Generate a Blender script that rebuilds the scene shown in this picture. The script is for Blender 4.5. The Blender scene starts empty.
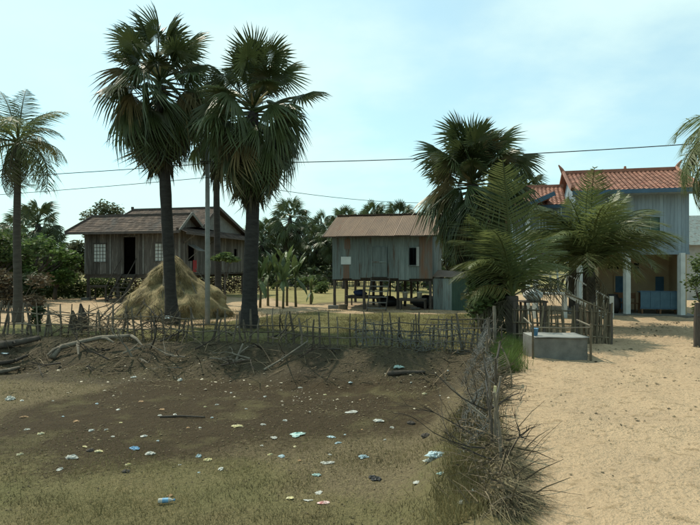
import bpy, math, random
import numpy as np
from mathutils import Vector, Matrix
random.seed(7); rng = np.random.default_rng(7)
R = math.radians; U = random.uniform
sc = bpy.context.scene
COL = sc.collection

# ------------------------------------------------------------------ camera, sky, sun, exposure
CAMH, FPX, HY = 2.4, 570.0, 262.5
cam = bpy.data.objects.new('camera', bpy.data.cameras.new('camera')); COL.objects.link(cam)
cam.location = (0, 0, CAMH); cam.rotation_euler = (R(90), 0, 0)
cam.data.sensor_width = 36; cam.data.lens = FPX/700*36; cam.data.clip_end = 6000
sc.camera = cam
SUN_EL, SUN_AZ = R(57), R(-48)          # azimuth from +Y towards +X
world = bpy.data.worlds.new('World'); sc.world = world; world.use_nodes = True
nt = world.node_tree; nt.nodes.clear()
def N(tree, t, **kw):
    n = tree.nodes.new(t)
    for k, v in kw.items():
        if k in n.inputs: n.inputs[k].default_value = v
        else: setattr(n, k, v)
    return n
wo = N(nt, 'ShaderNodeOutputWorld'); bg = N(nt, 'ShaderNodeBackground')
sky = N(nt, 'ShaderNodeTexSky', sky_type='NISHITA', sun_disc=False, sun_elevation=SUN_EL, sun_rotation=SUN_AZ % (2*math.pi),
        air_density=0.9, dust_density=2.2, ozone_density=1.6, altitude=0)
bg.inputs['Strength'].default_value = 0.15
# thin procedural cloud veil, laid out over the whole sky
tc = N(nt, 'ShaderNodeTexCoord'); sp = N(nt, 'ShaderNodeSeparateXYZ'); nt.links.new(tc.outputs['Generated'], sp.inputs[0])
ad = N(nt, 'ShaderNodeMath', operation='ADD'); ad.inputs[1].default_value = 0.22; nt.links.new(sp.outputs['Z'], ad.inputs[0])
mx = N(nt, 'ShaderNodeMath', operation='MAXIMUM'); mx.inputs[1].default_value = 0.05; nt.links.new(ad.outputs[0], mx.inputs[0])
dv = N(nt, 'ShaderNodeVectorMath', operation='DIVIDE'); nt.links.new(tc.outputs['Generated'], dv.inputs[0])
cb = N(nt, 'ShaderNodeCombineXYZ')
for i in range(3): nt.links.new(mx.outputs[0], cb.inputs[i])
nt.links.new(cb.outputs[0], dv.inputs[1])
mp = N(nt, 'ShaderNodeMapping'); mp.inputs['Location'].default_value = (3.35, 1.1, 0); mp.inputs['Scale'].default_value = (1, 1.0, 0.0)
nt.links.new(dv.outputs[0], mp.inputs[0])
cn = N(nt, 'ShaderNodeTexNoise', Scale=1.15, Detail=7, Roughness=0.52); nt.links.new(mp.outputs[0], cn.inputs['Vector'])
cr = N(nt, 'ShaderNodeMapRange', interpolation_type='SMOOTHSTEP'); nt.links.new(cn.outputs['Fac'], cr.inputs['Value'])
cr.inputs['From Min'].default_value = 0.40; cr.inputs['From Max'].default_value = 0.66
cr.inputs['To Min'].default_value = 0.40; cr.inputs['To Max'].default_value = 0.92
tint = N(nt, 'ShaderNodeMix', data_type='RGBA', blend_type='MULTIPLY'); tint.inputs[0].default_value = 1
nt.links.new(sky.outputs[0], tint.inputs[6]); tint.inputs[7].default_value = (0.92, 1.36, 1.22, 1)
cm = N(nt, 'ShaderNodeMix', data_type='RGBA'); nt.links.new(cr.outputs[0], cm.inputs[0])
nt.links.new(tint.outputs[2], cm.inputs[6]); cm.inputs[7].default_value = (4.9, 6.4, 6.15, 1)
nt.links.new(cm.outputs[2], bg.inputs['Color']); nt.links.new(bg.outputs[0], wo.inputs[0])

sun = bpy.data.objects.new('sun', bpy.data.lights.new('sun', 'SUN')); COL.objects.link(sun)
sun.data.energy = 4.2; sun.data.angle = R(0.5); sun.data.color = (1.0, 0.92, 0.77)
sd = Vector((math.sin(SUN_AZ)*math.cos(SUN_EL), math.cos(SUN_AZ)*math.cos(SUN_EL), math.sin(SUN_EL)))
sun.rotation_euler = sd.to_track_quat('Z', 'Y').to_euler(); sun.location = (0, 0, 40)
vs = sc.view_settings; vs.view_transform = 'Standard'; vs.look = 'None'; vs.gamma = 1; vs.exposure = 0.15; vs.use_curve_mapping = False
sc.render.engine = 'CYCLES'; sc.cycles.use_denoising = True; sc.cycles.max_bounces = 6
sc.cycles.transparent_max_bounces = 8

# ------------------------------------------------------------------ terrain function
def _h(ix, iy, s):
    a = np.sin(ix*127.1 + iy*311.7 + s*74.7)*43758.5453
    return a - np.floor(a)
def vn(x, y, s=0):
    x = np.asarray(x, float); y = np.asarray(y, float)
    ix, iy = np.floor(x), np.floor(y); fx, fy = x-ix, y-iy
    fx = fx*fx*(3-2*fx); fy = fy*fy*(3-2*fy)
    a = _h(ix, iy, s)*(1-fx)+_h(ix+1, iy, s)*fx; b = _h(ix, iy+1, s)*(1-fx)+_h(ix+1, iy+1, s)*fx
    return (a*(1-fy)+b*fy) - 0.5
def fbm(x, y, s=0, o=3): return sum(vn(x*2**i, y*2**i, s+i*3)/2**i for i in range(o))
def sm(t):
    t = np.clip(t, 0, 1); return t*t*(3-2*t)
def yfar(x): return 19.0 - 0.2284*(np.clip(x, -30, 5)+12)
def xedge(y): return 1.85 + 0.241*(np.minimum(y, 17)-5.2)
def pond(x, y):
    return sm((yfar(x)-0.35-y)/2.0)*sm((xedge(y)-0.5-x)/1.5)*sm((y-1.2)/3.5)
def hgt(x, y):
    x = np.asarray(x, float); y = np.asarray(y, float)
    p = pond(x, y); near = sm((60-y)/20)*sm((45-np.abs(x))/10)
    t = yfar(x)-y
    bank = sm(t/0.5)*sm((4.0-t)/2.0)*sm((xedge(y)-0.3-x)/1.0)
    z = -0.62*p + near*(0.07*fbm(x*0.45, y*0.45, 1) + 0.035*fbm(x*1.7, y*1.7, 5)) + bank*0.22*fbm(x*1.3, y*1.3, 9)
    sd_ = sm((x-xedge(y)-.1)/.6)*near
    return z + near*0.018*vn(x*4.5, y*4.5, 21) + sd_*(0.085*vn(x*1.9, y*1.9, 25)+0.05*np.abs(vn(x*3.3, y*3.3, 27)))
def hz(x, y): return float(hgt(x, y))
def gp(px, py):
    kx = (px-350)/FPX; kz = -(py-HY)/FPX; ds = np.arange(3, 60, .02)
    hit = np.nonzero(CAMH+kz*ds <= hgt(kx*ds, ds))[0]; d = float(ds[hit[0]]) if len(hit) else 60.0
    return Vector((kx*d, d, hz(kx*d, d)))
def wp(px, py, d): return Vector(((px-350)/FPX*d, d, CAMH-(py-HY)/FPX*d))
def onground(x, y, dz=0.0): return Vector((x, y, hz(x, y)+dz))

# ------------------------------------------------------------------ materials
def link(t, a, b): t.links.new(a, b)
MATS = {}
def mat(name, c1, c2=None, scale=6, rough=0.85, bump=0.0, bscale=25, ornd=0.0, frnd=0.0, trans=0.0, spec=0.25, stretch=(1,1,1),
        metal=0.0, c3=None, c3_scale=2.0, c3_at=0.6, detail=5, alpha=1.0):
    m = bpy.data.materials.new(name); m.use_nodes = True; t = m.node_tree; t.nodes.clear()
    out = N(t, 'ShaderNodeOutputMaterial'); b = N(t, 'ShaderNodeBsdfPrincipled')
    b.inputs['Roughness'].default_value = rough; b.inputs['Specular IOR Level'].default_value = spec; b.inputs['Metallic'].default_value = metal
    co = N(t, 'ShaderNodeTexCoord'); mp = N(t, 'ShaderNodeMapping'); mp.inputs['Scale'].default_value = stretch
    link(t, co.outputs['Object'], mp.inputs[0])
    oi = N(t, 'ShaderNodeObjectInfo')
    if ornd:
        sc_ = N(t, 'ShaderNodeVectorMath', operation='SCALE'); sc_.inputs[0].default_value = (37, 19, 53); link(t, oi.outputs['Random'], sc_.inputs['Scale'])
        link(t, sc_.outputs[0], mp.inputs['Location'])
    n = N(t, 'ShaderNodeTexNoise', Scale=scale, Detail=detail, Roughness=0.6); link(t, mp.outputs[0], n.inputs['Vector'])
    mr = N(t, 'ShaderNodeMapRange'); mr.inputs['From Min'].default_value = 0.3; mr.inputs['From Max'].default_value = 0.7; link(t, n.outputs['Fac'], mr.inputs['Value'])
    mixn = N(t, 'ShaderNodeMix', data_type='RGBA'); link(t, mr.outputs[0], mixn.inputs[0])
    c2 = c2 or tuple(x*0.65 for x in c1)
    mixn.inputs[6].default_value = (*c1, 1); mixn.inputs[7].default_value = (*c2, 1); col = mixn.outputs[2]
    if c3:
        n3 = N(t, 'ShaderNodeTexNoise', Scale=c3_scale, Detail=6, Roughness=0.65); link(t, mp.outputs[0], n3.inputs['Vector'])
        r3 = N(t, 'ShaderNodeMapRange', interpolation_type='SMOOTHSTEP'); r3.inputs['From Min'].default_value = c3_at-0.04; r3.inputs['From Max'].default_value = c3_at+0.1
        link(t, n3.outputs['Fac'], r3.inputs['Value'])
        m3 = N(t, 'ShaderNodeMix', data_type='RGBA'); link(t, r3.outputs[0], m3.inputs[0]); link(t, col, m3.inputs[6]); m3.inputs[7].default_value = (*c3, 1); col = m3.outputs[2]
    for amt, src in ((ornd, 'o'), (frnd, 'f')):
        if not amt: continue
        if src == 'o': val = oi.outputs['Random']
        else:
            at = N(t, 'ShaderNodeAttribute', attribute_name='rnd'); val = at.outputs['Fac']
        ma = N(t, 'ShaderNodeMapRange'); ma.inputs['To Min'].default_value = 1-amt; ma.inputs['To Max'].default_value = 1+amt; link(t, val, ma.inputs['Value'])
        hs = N(t, 'ShaderNodeHueSaturation'); link(t, ma.outputs[0], hs.inputs['Value']); link(t, col, hs.inputs['Color']); col = hs.outputs[0]
    link(t, col, b.inputs['Base Color'])
    if bump:
        bn = N(t, 'ShaderNodeTexNoise', Scale=bscale, Detail=4, Roughness=0.65); link(t, mp.outputs[0], bn.inputs['Vector'])
        bp = N(t, 'ShaderNodeBump', Strength=bump, Distance=0.03); link(t, bn.outputs['Fac'], bp.inputs['Height']); link(t, bp.outputs[0], b.inputs['Normal'])
    if trans:
        tr = N(t, 'ShaderNodeBsdfTranslucent'); link(t, col, tr.inputs['Color'])
        ms = N(t, 'ShaderNodeMixShader'); ms.inputs[0].default_value = trans; link(t, b.outputs[0], ms.inputs[1]); link(t, tr.outputs[0], ms.inputs[2]); link(t, ms.outputs[0], out.inputs[0])
    else: link(t, b.outputs[0], out.inputs[0])
    MATS[name] = m; return m

WOODV = (9, 9, 0.7)
M_plank = mat('weathered plank', (0.10, 0.09, 0.077), (0.06, 0.054, 0.048), 3, 0.9, 0.3, 14, frnd=0.35, stretch=WOODV, c3=(0.17, 0.16, 0.14), c3_scale=1.2, c3_at=0.55)
M_post = mat('old post wood', (0.10, 0.085, 0.07), (0.05, 0.042, 0.035), 5, 0.9, 0.4, 18, ornd=0.25, stretch=(5, 5, 0.8))
M_stick = mat('dry stick', (0.165, 0.138, 0.10), (0.085, 0.07, 0.052), 7, 0.9, 0.3, 30, ornd=0.4)
M_deadwood = mat('bleached dead wood', (0.21, 0.185, 0.14), (0.10, 0.085, 0.065), 4, 0.9, 0.5, 18, ornd=0.3)
M_darkwood = mat('dark dead wood', (0.075, 0.063, 0.05), (0.035, 0.03, 0.024), 4, 0.95, 0.5, 18, ornd=0.3)
M_twig = mat('mixed twigs', (0.15, 0.115, 0.07), (0.06, 0.046, 0.03), 4, 0.9, frnd=0.6)
M_bamboo = mat('bamboo', (0.17, 0.14, 0.09), (0.09, 0.075, 0.05), 6, 0.8, 0.2, 30, ornd=0.35)
M_tileold = mat('weathered roof tile', (0.11, 0.077, 0.058), (0.062, 0.049, 0.042), 2.2, 0.9, 0.2, 20, frnd=0.4, c3=(0.06, 0.055, 0.05), c3_scale=0.9, c3_at=0.56)
M_tilered = mat('red roof tile', (0.26, 0.125, 0.085), (0.19, 0.088, 0.06), 2.0, 0.7, 0.15, 20, frnd=0.3, c3=(0.20, 0.07, 0.05), c3_scale=1.1, c3_at=0.62)
M_ridge = mat('ridge timber', (0.10, 0.085, 0.075), (0.06, 0.05, 0.045), 5, 0.9)
M_barge = mat('grey bargeboard', (0.185, 0.185, 0.17), (0.12, 0.118, 0.105), 4, 0.85)
M_gable = mat('pale gable sheet', (0.36, 0.38, 0.37), (0.27, 0.285, 0.27), 3, 0.8)
M_pane = mat('pale window pane', (0.50, 0.53, 0.50), (0.38, 0.41, 0.39), 5, 0.5)
M_dark = mat('unlit interior', (0.02, 0.018, 0.016), (0.012, 0.011, 0.01), 3, 0.95)  # near-black colour stands for shade inside the doorway and vent openings
M_tin = mat('grey green tin', (0.185, 0.225, 0.215), (0.10, 0.125, 0.12), 2.6, 0.65, 0.12, 12, ornd=0.3, stretch=(3, 3, 0.35), metal=0.15, c3=(0.10, 0.07, 0.05), c3_scale=1.3, c3_at=0.58)
M_tinrust = mat('rusted tin', (0.16, 0.085, 0.05), (0.12, 0.125, 0.115), 2.2, 0.8, 0.12, 12, ornd=0.15, stretch=(3, 3, 0.4))
M_tinroof = mat('rusty roof tin', (0.175, 0.115, 0.074), (0.12, 0.08, 0.054), 1.6, 0.7, 0.1, 15, ornd=0.10, stretch=(2.5, 0.5, 0.5), c3=(0.14, 0.075, 0.045), c3_scale=1.0, c3_at=0.60)
M_tingreen = mat('dark green tin', (0.05, 0.09, 0.065), (0.03, 0.06, 0.045), 2.5, 0.6)
M_bluewall = mat('pale blue boards', (0.25, 0.325, 0.365), (0.195, 0.255, 0.29), 2.5, 0.8, 0.12, 14, frnd=0.14, stretch=(4, 4, 0.5), c3=(0.15, 0.165, 0.165), c3_scale=0.8, c3_at=0.6)
M_bluetrim = mat('blue trim paint', (0.06, 0.12, 0.18), (0.045, 0.09, 0.135), 3, 0.6)
M_bluedoor = mat('blue door paint', (0.07, 0.16, 0.24), (0.05, 0.12, 0.19), 4, 0.6)
M_bluepanel = mat('faded blue panel', (0.085, 0.16, 0.21), (0.06, 0.12, 0.165), 4, 0.7)
M_beige = mat('beige plaster', (0.50, 0.40, 0.25), (0.42, 0.33, 0.20), 2, 0.9, 0.1)
M_whitepaint = mat('chalky white paint', (0.58, 0.62, 0.60), (0.46, 0.50, 0.49), 3, 0.7)
M_shutter = mat('green shutter', (0.04, 0.10, 0.085), (0.03, 0.075, 0.065), 4, 0.6)
M_iron = mat('dark iron', (0.06, 0.06, 0.06), (0.04, 0.04, 0.04), 6, 0.6)
M_concrete = mat('grey concrete', (0.17, 0.17, 0.15), (0.11, 0.11, 0.098), 4, 0.9, 0.25, 20, c3=(0.10, 0.105, 0.09), c3_scale=2, c3_at=0.6)
M_poleconc = mat('utility pole concrete', (0.27, 0.285, 0.27), (0.19, 0.205, 0.195), 5, 0.85, 0.15, 25)
M_slab = mat('pale lid sheet', (0.26, 0.265, 0.245), (0.185, 0.19, 0.178), 4, 0.7)
M_trunk = mat('palmyra bark', (0.045, 0.042, 0.037), (0.022, 0.02, 0.018), 3, 0.95, 0.7, 8, stretch=(1, 1, 4))
M_cotrunk = mat('coconut bark', (0.085, 0.075, 0.06), (0.05, 0.043, 0.035), 3, 0.95, 0.5, 9, stretch=(1, 1, 5))
M_bark = mat('tree bark', (0.11, 0.09, 0.07), (0.06, 0.05, 0.04), 5, 0.95, 0.4, 12, ornd=0.2)
M_fan = mat('palmyra leaf', (0.072, 0.096, 0.034), (0.046, 0.066, 0.025), 2.5, 0.42, ornd=0.35, trans=0.24, spec=0.4)
M_fandead = mat('dead palmyra leaf', (0.088, 0.078, 0.045), (0.05, 0.044, 0.027), 3, 0.8, ornd=0.4, trans=0.10)
M_fanbrown = mat('browning palmyra leaf', (0.17, 0.135, 0.06), (0.08, 0.075, 0.032), 2.5, 0.7, ornd=0.3, trans=0.15)
M_petiole = mat('yellow petiole', (0.28, 0.23, 0.10), (0.18, 0.15, 0.065), 4, 0.7, ornd=0.2)
M_coco = mat('coconut leaf', (0.15, 0.175, 0.06), (0.095, 0.12, 0.042), 2.0, 0.45, ornd=0.35, trans=0.42, spec=0.4)
M_cocoyel = mat('yellowing coconut leaf', (0.20, 0.17, 0.055), (0.12, 0.11, 0.04), 2.0, 0.55, ornd=0.3, trans=0.25)
M_leafdark = mat('dark foliage', (0.05, 0.07, 0.026), (0.03, 0.044, 0.018), 0.8, 0.6, frnd=0.4, trans=0.2)
M_leafmid = mat('mid green foliage', (0.10, 0.14, 0.045), (0.06, 0.09, 0.03), 0.9, 0.6, frnd=0.45, trans=0.4)
M_leaflight = mat('bright green foliage', (0.12, 0.19, 0.05), (0.08, 0.13, 0.036), 0.9, 0.6, frnd=0.45, trans=0.4)
M_leafgrey = mat('dusty foliage', (0.11, 0.12, 0.06), (0.07, 0.078, 0.04), 0.9, 0.7, frnd=0.4, trans=0.35)
M_leafdry = mat('dry brown foliage', (0.13, 0.10, 0.06), (0.08, 0.062, 0.04), 0.9, 0.8, frnd=0.4, trans=0.1)
M_banana = mat('banana leaf', (0.105, 0.145, 0.05), (0.07, 0.10, 0.038), 2, 0.45, ornd=0.35, trans=0.3, spec=0.4)
M_bananastem = mat('banana stem', (0.13, 0.13, 0.07), (0.08, 0.075, 0.045), 4, 0.7, ornd=0.2)
M_straw = mat('straw', (0.25, 0.195, 0.095), (0.16, 0.125, 0.06), 2.5, 0.85, 0.4, 20, frnd=0.45, c3=(0.13, 0.105, 0.055), c3_scale=1.3, c3_at=0.56)
M_grassdry = mat('dry grass blades', (0.215, 0.18, 0.085), (0.12, 0.105, 0.05), 0.7, 0.85, frnd=0.5, trans=0.2)
M_grassolive = mat('olive grass blades', (0.185, 0.158, 0.072), (0.12, 0.106, 0.048), 0.7, 0.8, frnd=0.5, trans=0.25)
M_grassgreen = mat('green grass blades', (0.10, 0.15, 0.035), (0.06, 0.095, 0.025), 0.9, 0.7, frnd=0.4, trans=0.3)
M_clod = mat('clods and leaf litter', (0.115, 0.095, 0.052), (0.055, 0.046, 0.028), 1.5, 0.95, frnd=0.55)
M_net = mat('old grey net', (0.14, 0.14, 0.125), (0.09, 0.09, 0.08), 3, 0.8)
M_wire = mat('power cable', (0.03, 0.03, 0.03), None, 3, 0.6)
M_white = mat('dirty white plastic', (0.60, 0.61, 0.56), (0.34, 0.34, 0.29), 9, 0.5, ornd=0.12, trans=0.2)
M_paleblue = mat('pale blue plastic', (0.36, 0.52, 0.58), (0.45, 0.52, 0.52), 9, 0.5, ornd=0.15, trans=0.15)
M_blue = mat('blue plastic', (0.16, 0.34, 0.50), (0.07, 0.2, 0.36), 9, 0.5, ornd=0.15)
M_teal = mat('teal plastic', (0.18, 0.36, 0.33), (0.45, 0.52, 0.48), 9, 0.5, ornd=0.15)
M_yellow = mat('yellowed plastic', (0.50, 0.43, 0.17), (0.55, 0.52, 0.38), 9, 0.6, ornd=0.15)
M_tan = mat('tan card', (0.38, 0.24, 0.13), (0.28, 0.18, 0.1), 9, 0.8, ornd=0.2)
M_black = mat('black plastic', (0.025, 0.025, 0.025), (0.015, 0.015, 0.015), 9, 0.5)
M_red = mat('red cloth', (0.30, 0.03, 0.03), (0.2, 0.02, 0.02), 9, 0.7)
M_redpale = mat('red and pale wrapper', (0.45, 0.10, 0.10), (0.6, 0.55, 0.5), 30, 0.6)
M_stone = mat('dark stone', (0.07, 0.06, 0.05), (0.04, 0.035, 0.03), 6, 0.95, 0.5)
M_cloth = mat('dark blue cloth', (0.03, 0.05, 0.11), (0.02, 0.035, 0.08), 6, 0.8)
M_brownpaint = mat('brown furniture wood', (0.17, 0.09, 0.045), (0.11, 0.06, 0.03), 6, 0.6)

# ------------------------------------------------------------------ mesh helpers
class MB:
    def __init__(s): s.v = []; s.f = []; s.r = []
    def add(s, vs, fs, rnd=None):
        o = len(s.v); s.v.extend([tuple(p) for p in vs]); rnd = random.random() if rnd is None else rnd
        for f in fs: s.f.append(tuple(i+o for i in f)); s.r.append(rnd)
        return s
    BF = [(0,1,3,2),(4,6,7,5),(0,4,5,1),(2,3,7,6),(0,2,6,4),(1,5,7,3)]
    def box(s, c, d, rz=0, rnd=None):
        x, y, z = c; a, b, e = d[0]/2, d[1]/2, d[2]/2; cs, sn = math.cos(rz), math.sin(rz); P = []
        for i in (-a, a):
            for j in (-b, b):
                for k in (-e, e): P.append((x+i*cs-j*sn, y+i*sn+j*cs, z+k))
        return s.add(P, s.BF, rnd)
    def bb(s, x0, x1, y0, y1, z0, z1, rnd=None): return s.box(((x0+x1)/2, (y0+y1)/2, (z0+z1)/2), (x1-x0, y1-y0, z1-z0), 0, rnd)
    def beam(s, p, q, w, h, rnd=None, up=Vector((0,0,1))):
        p, q = Vector(p), Vector(q); d = (q-p).normalized(); side = d.cross(up)
        if side.length < 1e-3: side = d.cross(Vector((0,1,0)))
        side.normalize(); u2 = side.cross(d).normalized(); P = []
        for e in (p, q):
            for j in (-w/2, w/2):
                for k in (-h/2, h/2): P.append(e+side*j+u2*k)
        return s.add(P, s.BF, rnd)
    def tube(s, pts, rad, n=6, cap=True, rnd=None):
        pts = [Vector(p) for p in pts]; V = []; Fc = []; m = len(pts)
        if not hasattr(rad, '__len__'): rad = [rad]*m
        ref = Vector((0.31, 0.83, 0.47))
        for i, p in enumerate(pts):
            d = (pts[min(i+1, m-1)]-pts[max(i-1, 0)])
            d = d.normalized() if d.length > 1e-9 else Vector((0,0,1))
            a = d.cross(ref if abs(d.dot(ref)) < .95 else Vector((1,0,0))).normalized(); b = d.cross(a)
            for k in range(n):
                t = 2*math.pi*k/n; V.append(p+(a*math.cos(t)+b*math.sin(t))*rad[i])
        for i in range(m-1):
            for k in range(n): Fc.append((i*n+k, i*n+(k+1)%n, (i+1)*n+(k+1)%n, (i+1)*n+k))
        if cap: Fc.append(tuple(range(n))[::-1]); Fc.append(tuple(range((m-1)*n, m*n)))
        return s.add(V, Fc, rnd)
    def lathe(s, prof, c=(0,0,0), n=16, rnd=None):
        V = []; Fc = []; m = len(prof)
        for r, z in prof:
            for k in range(n): t = 2*math.pi*k/n; V.append((c[0]+r*math.cos(t), c[1]+r*math.sin(t), c[2]+z))
        for i in range(m-1):
            for k in range(n): Fc.append((i*n+k, i*n+(k+1)%n, (i+1)*n+(k+1)%n, (i+1)*n+k))
        return s.add(V, Fc, rnd)
    def mesh(s, name, m, smooth=False):
        me = bpy.data.meshes.new(name); me.from_pydata(s.v, [], s.f); me.materials.append(m)
        a = me.attributes.new('rnd', 'FLOAT', 'FACE'); a.data.foreach_set('value', np.array(s.r, dtype=np.float32))
        if smooth: me.polygons.foreach_set('use_smooth', [True]*len(s.f))
        me.update(); return me
    def build(s, name, m, parent=None, smooth=False, kind=None, loc=None):
        o = bpy.data.objects.new(name, s.mesh(name, m, smooth)); COL.objects.link(o); o.parent = parent
        if kind: o['kind'] = kind
        if loc is not None: o.location = loc
        return o
def np_mesh(name, V, F, m, rnd=None):
    me = bpy.data.meshes.new(name); V = np.asarray(V, np.float32); F = np.asarray(F, np.int32); k = F.shape[1]
    me.vertices.add(len(V)); me.vertices.foreach_set('co', V.ravel()); me.loops.add(F.size); me.loops.foreach_set('vertex_index', F.ravel())
    me.polygons.add(len(F)); me.polygons.foreach_set('loop_start', np.arange(0, F.size, k, dtype=np.int32))
    if rnd is not None:
        a = me.attributes.new('rnd', 'FLOAT', 'FACE'); a.data.foreach_set('value', np.asarray(rnd, np.float32))
    me.materials.append(m); me.update(calc_edges=True); return me
def put(name, me, parent=None, loc=(0,0,0), rot=(0,0,0), scale=(1,1,1), mw=None):
    o = bpy.data.objects.new(name, me); COL.objects.link(o); o.parent = parent
    if mw is not None: o.matrix_local = mw
    else: o.location = loc; o.rotation_euler = rot; o.scale = scale
    return o
def tag(o, label, cat, group=None, kind=None):
    if label: o['label'] = label
    if cat: o['category'] = cat
    if group: o['group'] = group
    if kind: o['kind'] = kind
    return o
def thing(name, label, cat, loc=(0,0,0), rz=0, group=None):
    o = bpy.data.objects.new(name, None); COL.objects.link(o); o.location = loc; o.rotation_euler = (0,0,rz); o.empty_display_size = 0.2
    return tag(o, label, cat, group)

# ------------------------------------------------------------------ ground
def graded(a, b, step, out0, out1, g=1.22):
    c = list(np.arange(a, b+1e-6, step)); s = step; x = b; hi = []
    while x < out1: s *= g; x += s; hi.append(x)
    s = step; x = a; lo = []
    while x > out0: s *= g; x -= s; lo.append(x)
    return np.array(lo[::-1]+c+hi)
gx = graded(-17, 19, 0.13, -1500, 1500, 1.16); gy = graded(3.2, 25, 0.12, -120, 2600, 1.10)
X, Y = np.meshgrid(gx, gy); Z = hgt(X, Y)
nx, ny = len(gx), len(gy)
nA = fbm(X*0.6, Y*0.6, 31, 4); nB = fbm(X*0.22, Y*0.22, 47, 3)
behind = Y-yfar(X)
drive = sm((X-xedge(Y)+nA*0.55+.42*sm((14-Y)/3))/0.35+0.3)*sm((46-Y)/6)
ys = 20.6 + 5.6*sm((X+6.0)/3.0)
yard = sm((Y-ys+nA*1.2+nB*2.5)/1.6)*sm((40-6*sm((X+6)/4)-Y+nA*2)/3.0)
sand = np.maximum(drive*np.where((Y > 17.5) & (X < 6.5), sm((X-4.9)/1.5), 1), yard)
grass = sm(behind/0.5+nA*0.8)*(1-sand)*sm((33-Y)/2)
field = sm((Y-32-nA*4)/4)*(1-sand)
mud = sm(1.45-np.sqrt(((X+2.2)/5.2)**2+((Y-11.6)/3.1)**2)*(1)+nB*0.5+nA*0.25)*pond(X, Y)
olive = sm((10.8-Y+nA*2.2+nB*3)/3.5)*(1-drive)
bankm = sm((yfar(X)-Y+0.8)/0.8)*sm((4.6-(yfar(X)-Y))/2.0)*(1-drive)
me = None
def ground_mat():
    m = bpy.data.materials.new('ground soil'); m.use_nodes = True; t = m.node_tree; t.nodes.clear()
    out = N(t, 'ShaderNodeOutputMaterial'); b = N(t, 'ShaderNodeBsdfPrincipled', Roughness=0.95); b.inputs['Specular IOR Level'].default_value = 0.12
    geo = N(t, 'ShaderNodeNewGeometry'); pos = geo.outputs['Position']
    def noise(s, d=6, r=0.62):
        n = N(t, 'ShaderNodeTexNoise', Scale=s, Detail=d, Roughness=r); link(t, pos, n.inputs['Vector']); return n.outputs['Fac']
    def rng_(v, a, bb):
        r = N(t, 'ShaderNodeMapRange'); r.inputs['From Min'].default_value = a; r.inputs['From Max'].default_value = bb; link(t, v, r.inputs['Value']); return r.outputs[0]
    def mix(f, a, c):
        n = N(t, 'ShaderNodeMix', data_type='RGBA')
        if hasattr(f, 'links'): link(t, f, n.inputs[0])
        else: n.inputs[0].default_value = f
        for k, v in ((6, a), (7, c)):
            if isinstance(v, tuple): n.inputs[k].default_value = (*v, 1)
            else: link(t, v, n.inputs[k])
        return n.outputs[2]
    n_big, n_mid, n_fine, n_tiny = noise(0.7), noise(3.1), noise(11), noise(38, 4)
    f_mid, f_fine, f_tiny, f_big = rng_(n_mid, .33, .67), rng_(n_fine, .35, .65), rng_(n_tiny, .35, .65), rng_(n_big, .35, .65)
    za = N(t, 'ShaderNodeAttribute', attribute_name='zone_a'); zb = N(t, 'ShaderNodeAttribute', attribute_name='zone_b')
    sa = N(t, 'ShaderNodeSeparateColor'); sb = N(t, 'ShaderNodeSeparateColor'); link(t, za.outputs['Color'], sa.inputs[0]); link(t, zb.outputs['Color'], sb.inputs[0])
    def w(v, amt=0.55):
        a1 = N(t, 'ShaderNodeMath', operation='MULTIPLY_ADD'); link(t, n_fine, a1.inputs[0]); a1.inputs[1].default_value = amt*1.6; a1.inputs[2].default_value = -amt*0.8
        a2 = N(t, 'ShaderNodeMath', operation='ADD'); link(t, a1.outputs[0], a2.inputs[0]); link(t, v, a2.inputs[1])
        r = N(t, 'ShaderNodeMapRange', interpolation_type='SMOOTHSTEP'); r.inputs['From Min'].default_value = 0.25; r.inputs['From Max'].default_value = 0.75; link(t, a2.outputs[0], r.inputs['Value']); return r.outputs[0]
    dry = mix(f_fine, mix(f_mid, (0.17, 0.135, 0.075), (0.115, 0.092, 0.053)), (0.215, 0.175, 0.10))
    dry = mix(f_tiny, dry, (0.085, 0.068, 0.04))
    oliv = mix(f_mid, (0.155, 0.13, 0.062), (0.20, 0.16, 0.08)); oliv = mix(f_tiny, oliv, (0.085, 0.075, 0.038)); oliv = mix(f_big, oliv, (0.12, 0.112, 0.05))
    mudc = mix(f_mid, (0.044, 0.032, 0.018), (0.028, 0.021, 0.013)); mudc = mix(f_tiny, mudc, (0.06, 0.044, 0.024)); mudc = mix(rng_(n_big, .54, .66), mudc, (0.085, 0.072, 0.036))
    n_foot = noise(5.5, 3, .55); sandc = mix(f_big, (0.42, 0.305, 0.19), (0.335, 0.24, 0.148)); sandc = mix(rng_(noise(0.35, 4), .52, .66), sandc, (0.315, 0.23, 0.148)); sandc = mix(rng_(n_tiny, .3, .8), sandc, (0.45, 0.335, 0.215)); sandc = mix(rng_(n_fine, .55, .72), sandc, (0.26, 0.187, 0.112)); sandc = mix(rng_(n_foot, .56, .70), sandc, (0.27, 0.195, 0.115))
    grs = mix(f_mid, (0.145, 0.135, 0.052), (0.20, 0.17, 0.075)); grs = mix(f_tiny, grs, (0.10, 0.098, 0.038))
    fld = mix(f_mid, (0.30, 0.25, 0.115), (0.24, 0.205, 0.09)); fld = mix(f_big, fld, (0.20, 0.18, 0.075))
    bnk = mix(f_fine, (0.088, 0.07, 0.043), (0.048, 0.039, 0.027)); bnk = mix(f_big, bnk, (0.105, 0.085, 0.048)); bnk = mix(f_tiny, bnk, (0.052, 0.043, 0.03))  # dark tone holds dead debris plus bank shade painted into the colour
    c = mix(w(sb.outputs[0]), dry, oliv); c = mix(w(sb.outputs[2]), c, bnk); c = mix(w(sa.outputs[2]), c, mudc)
    c = mix(w(sa.outputs[1]), c, grs); c = mix(w(sb.outputs[1]), c, fld); c = mix(w(sa.outputs[0], 0.4), c, sandc)
    link(t, c, b.inputs['Base Color'])
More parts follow.
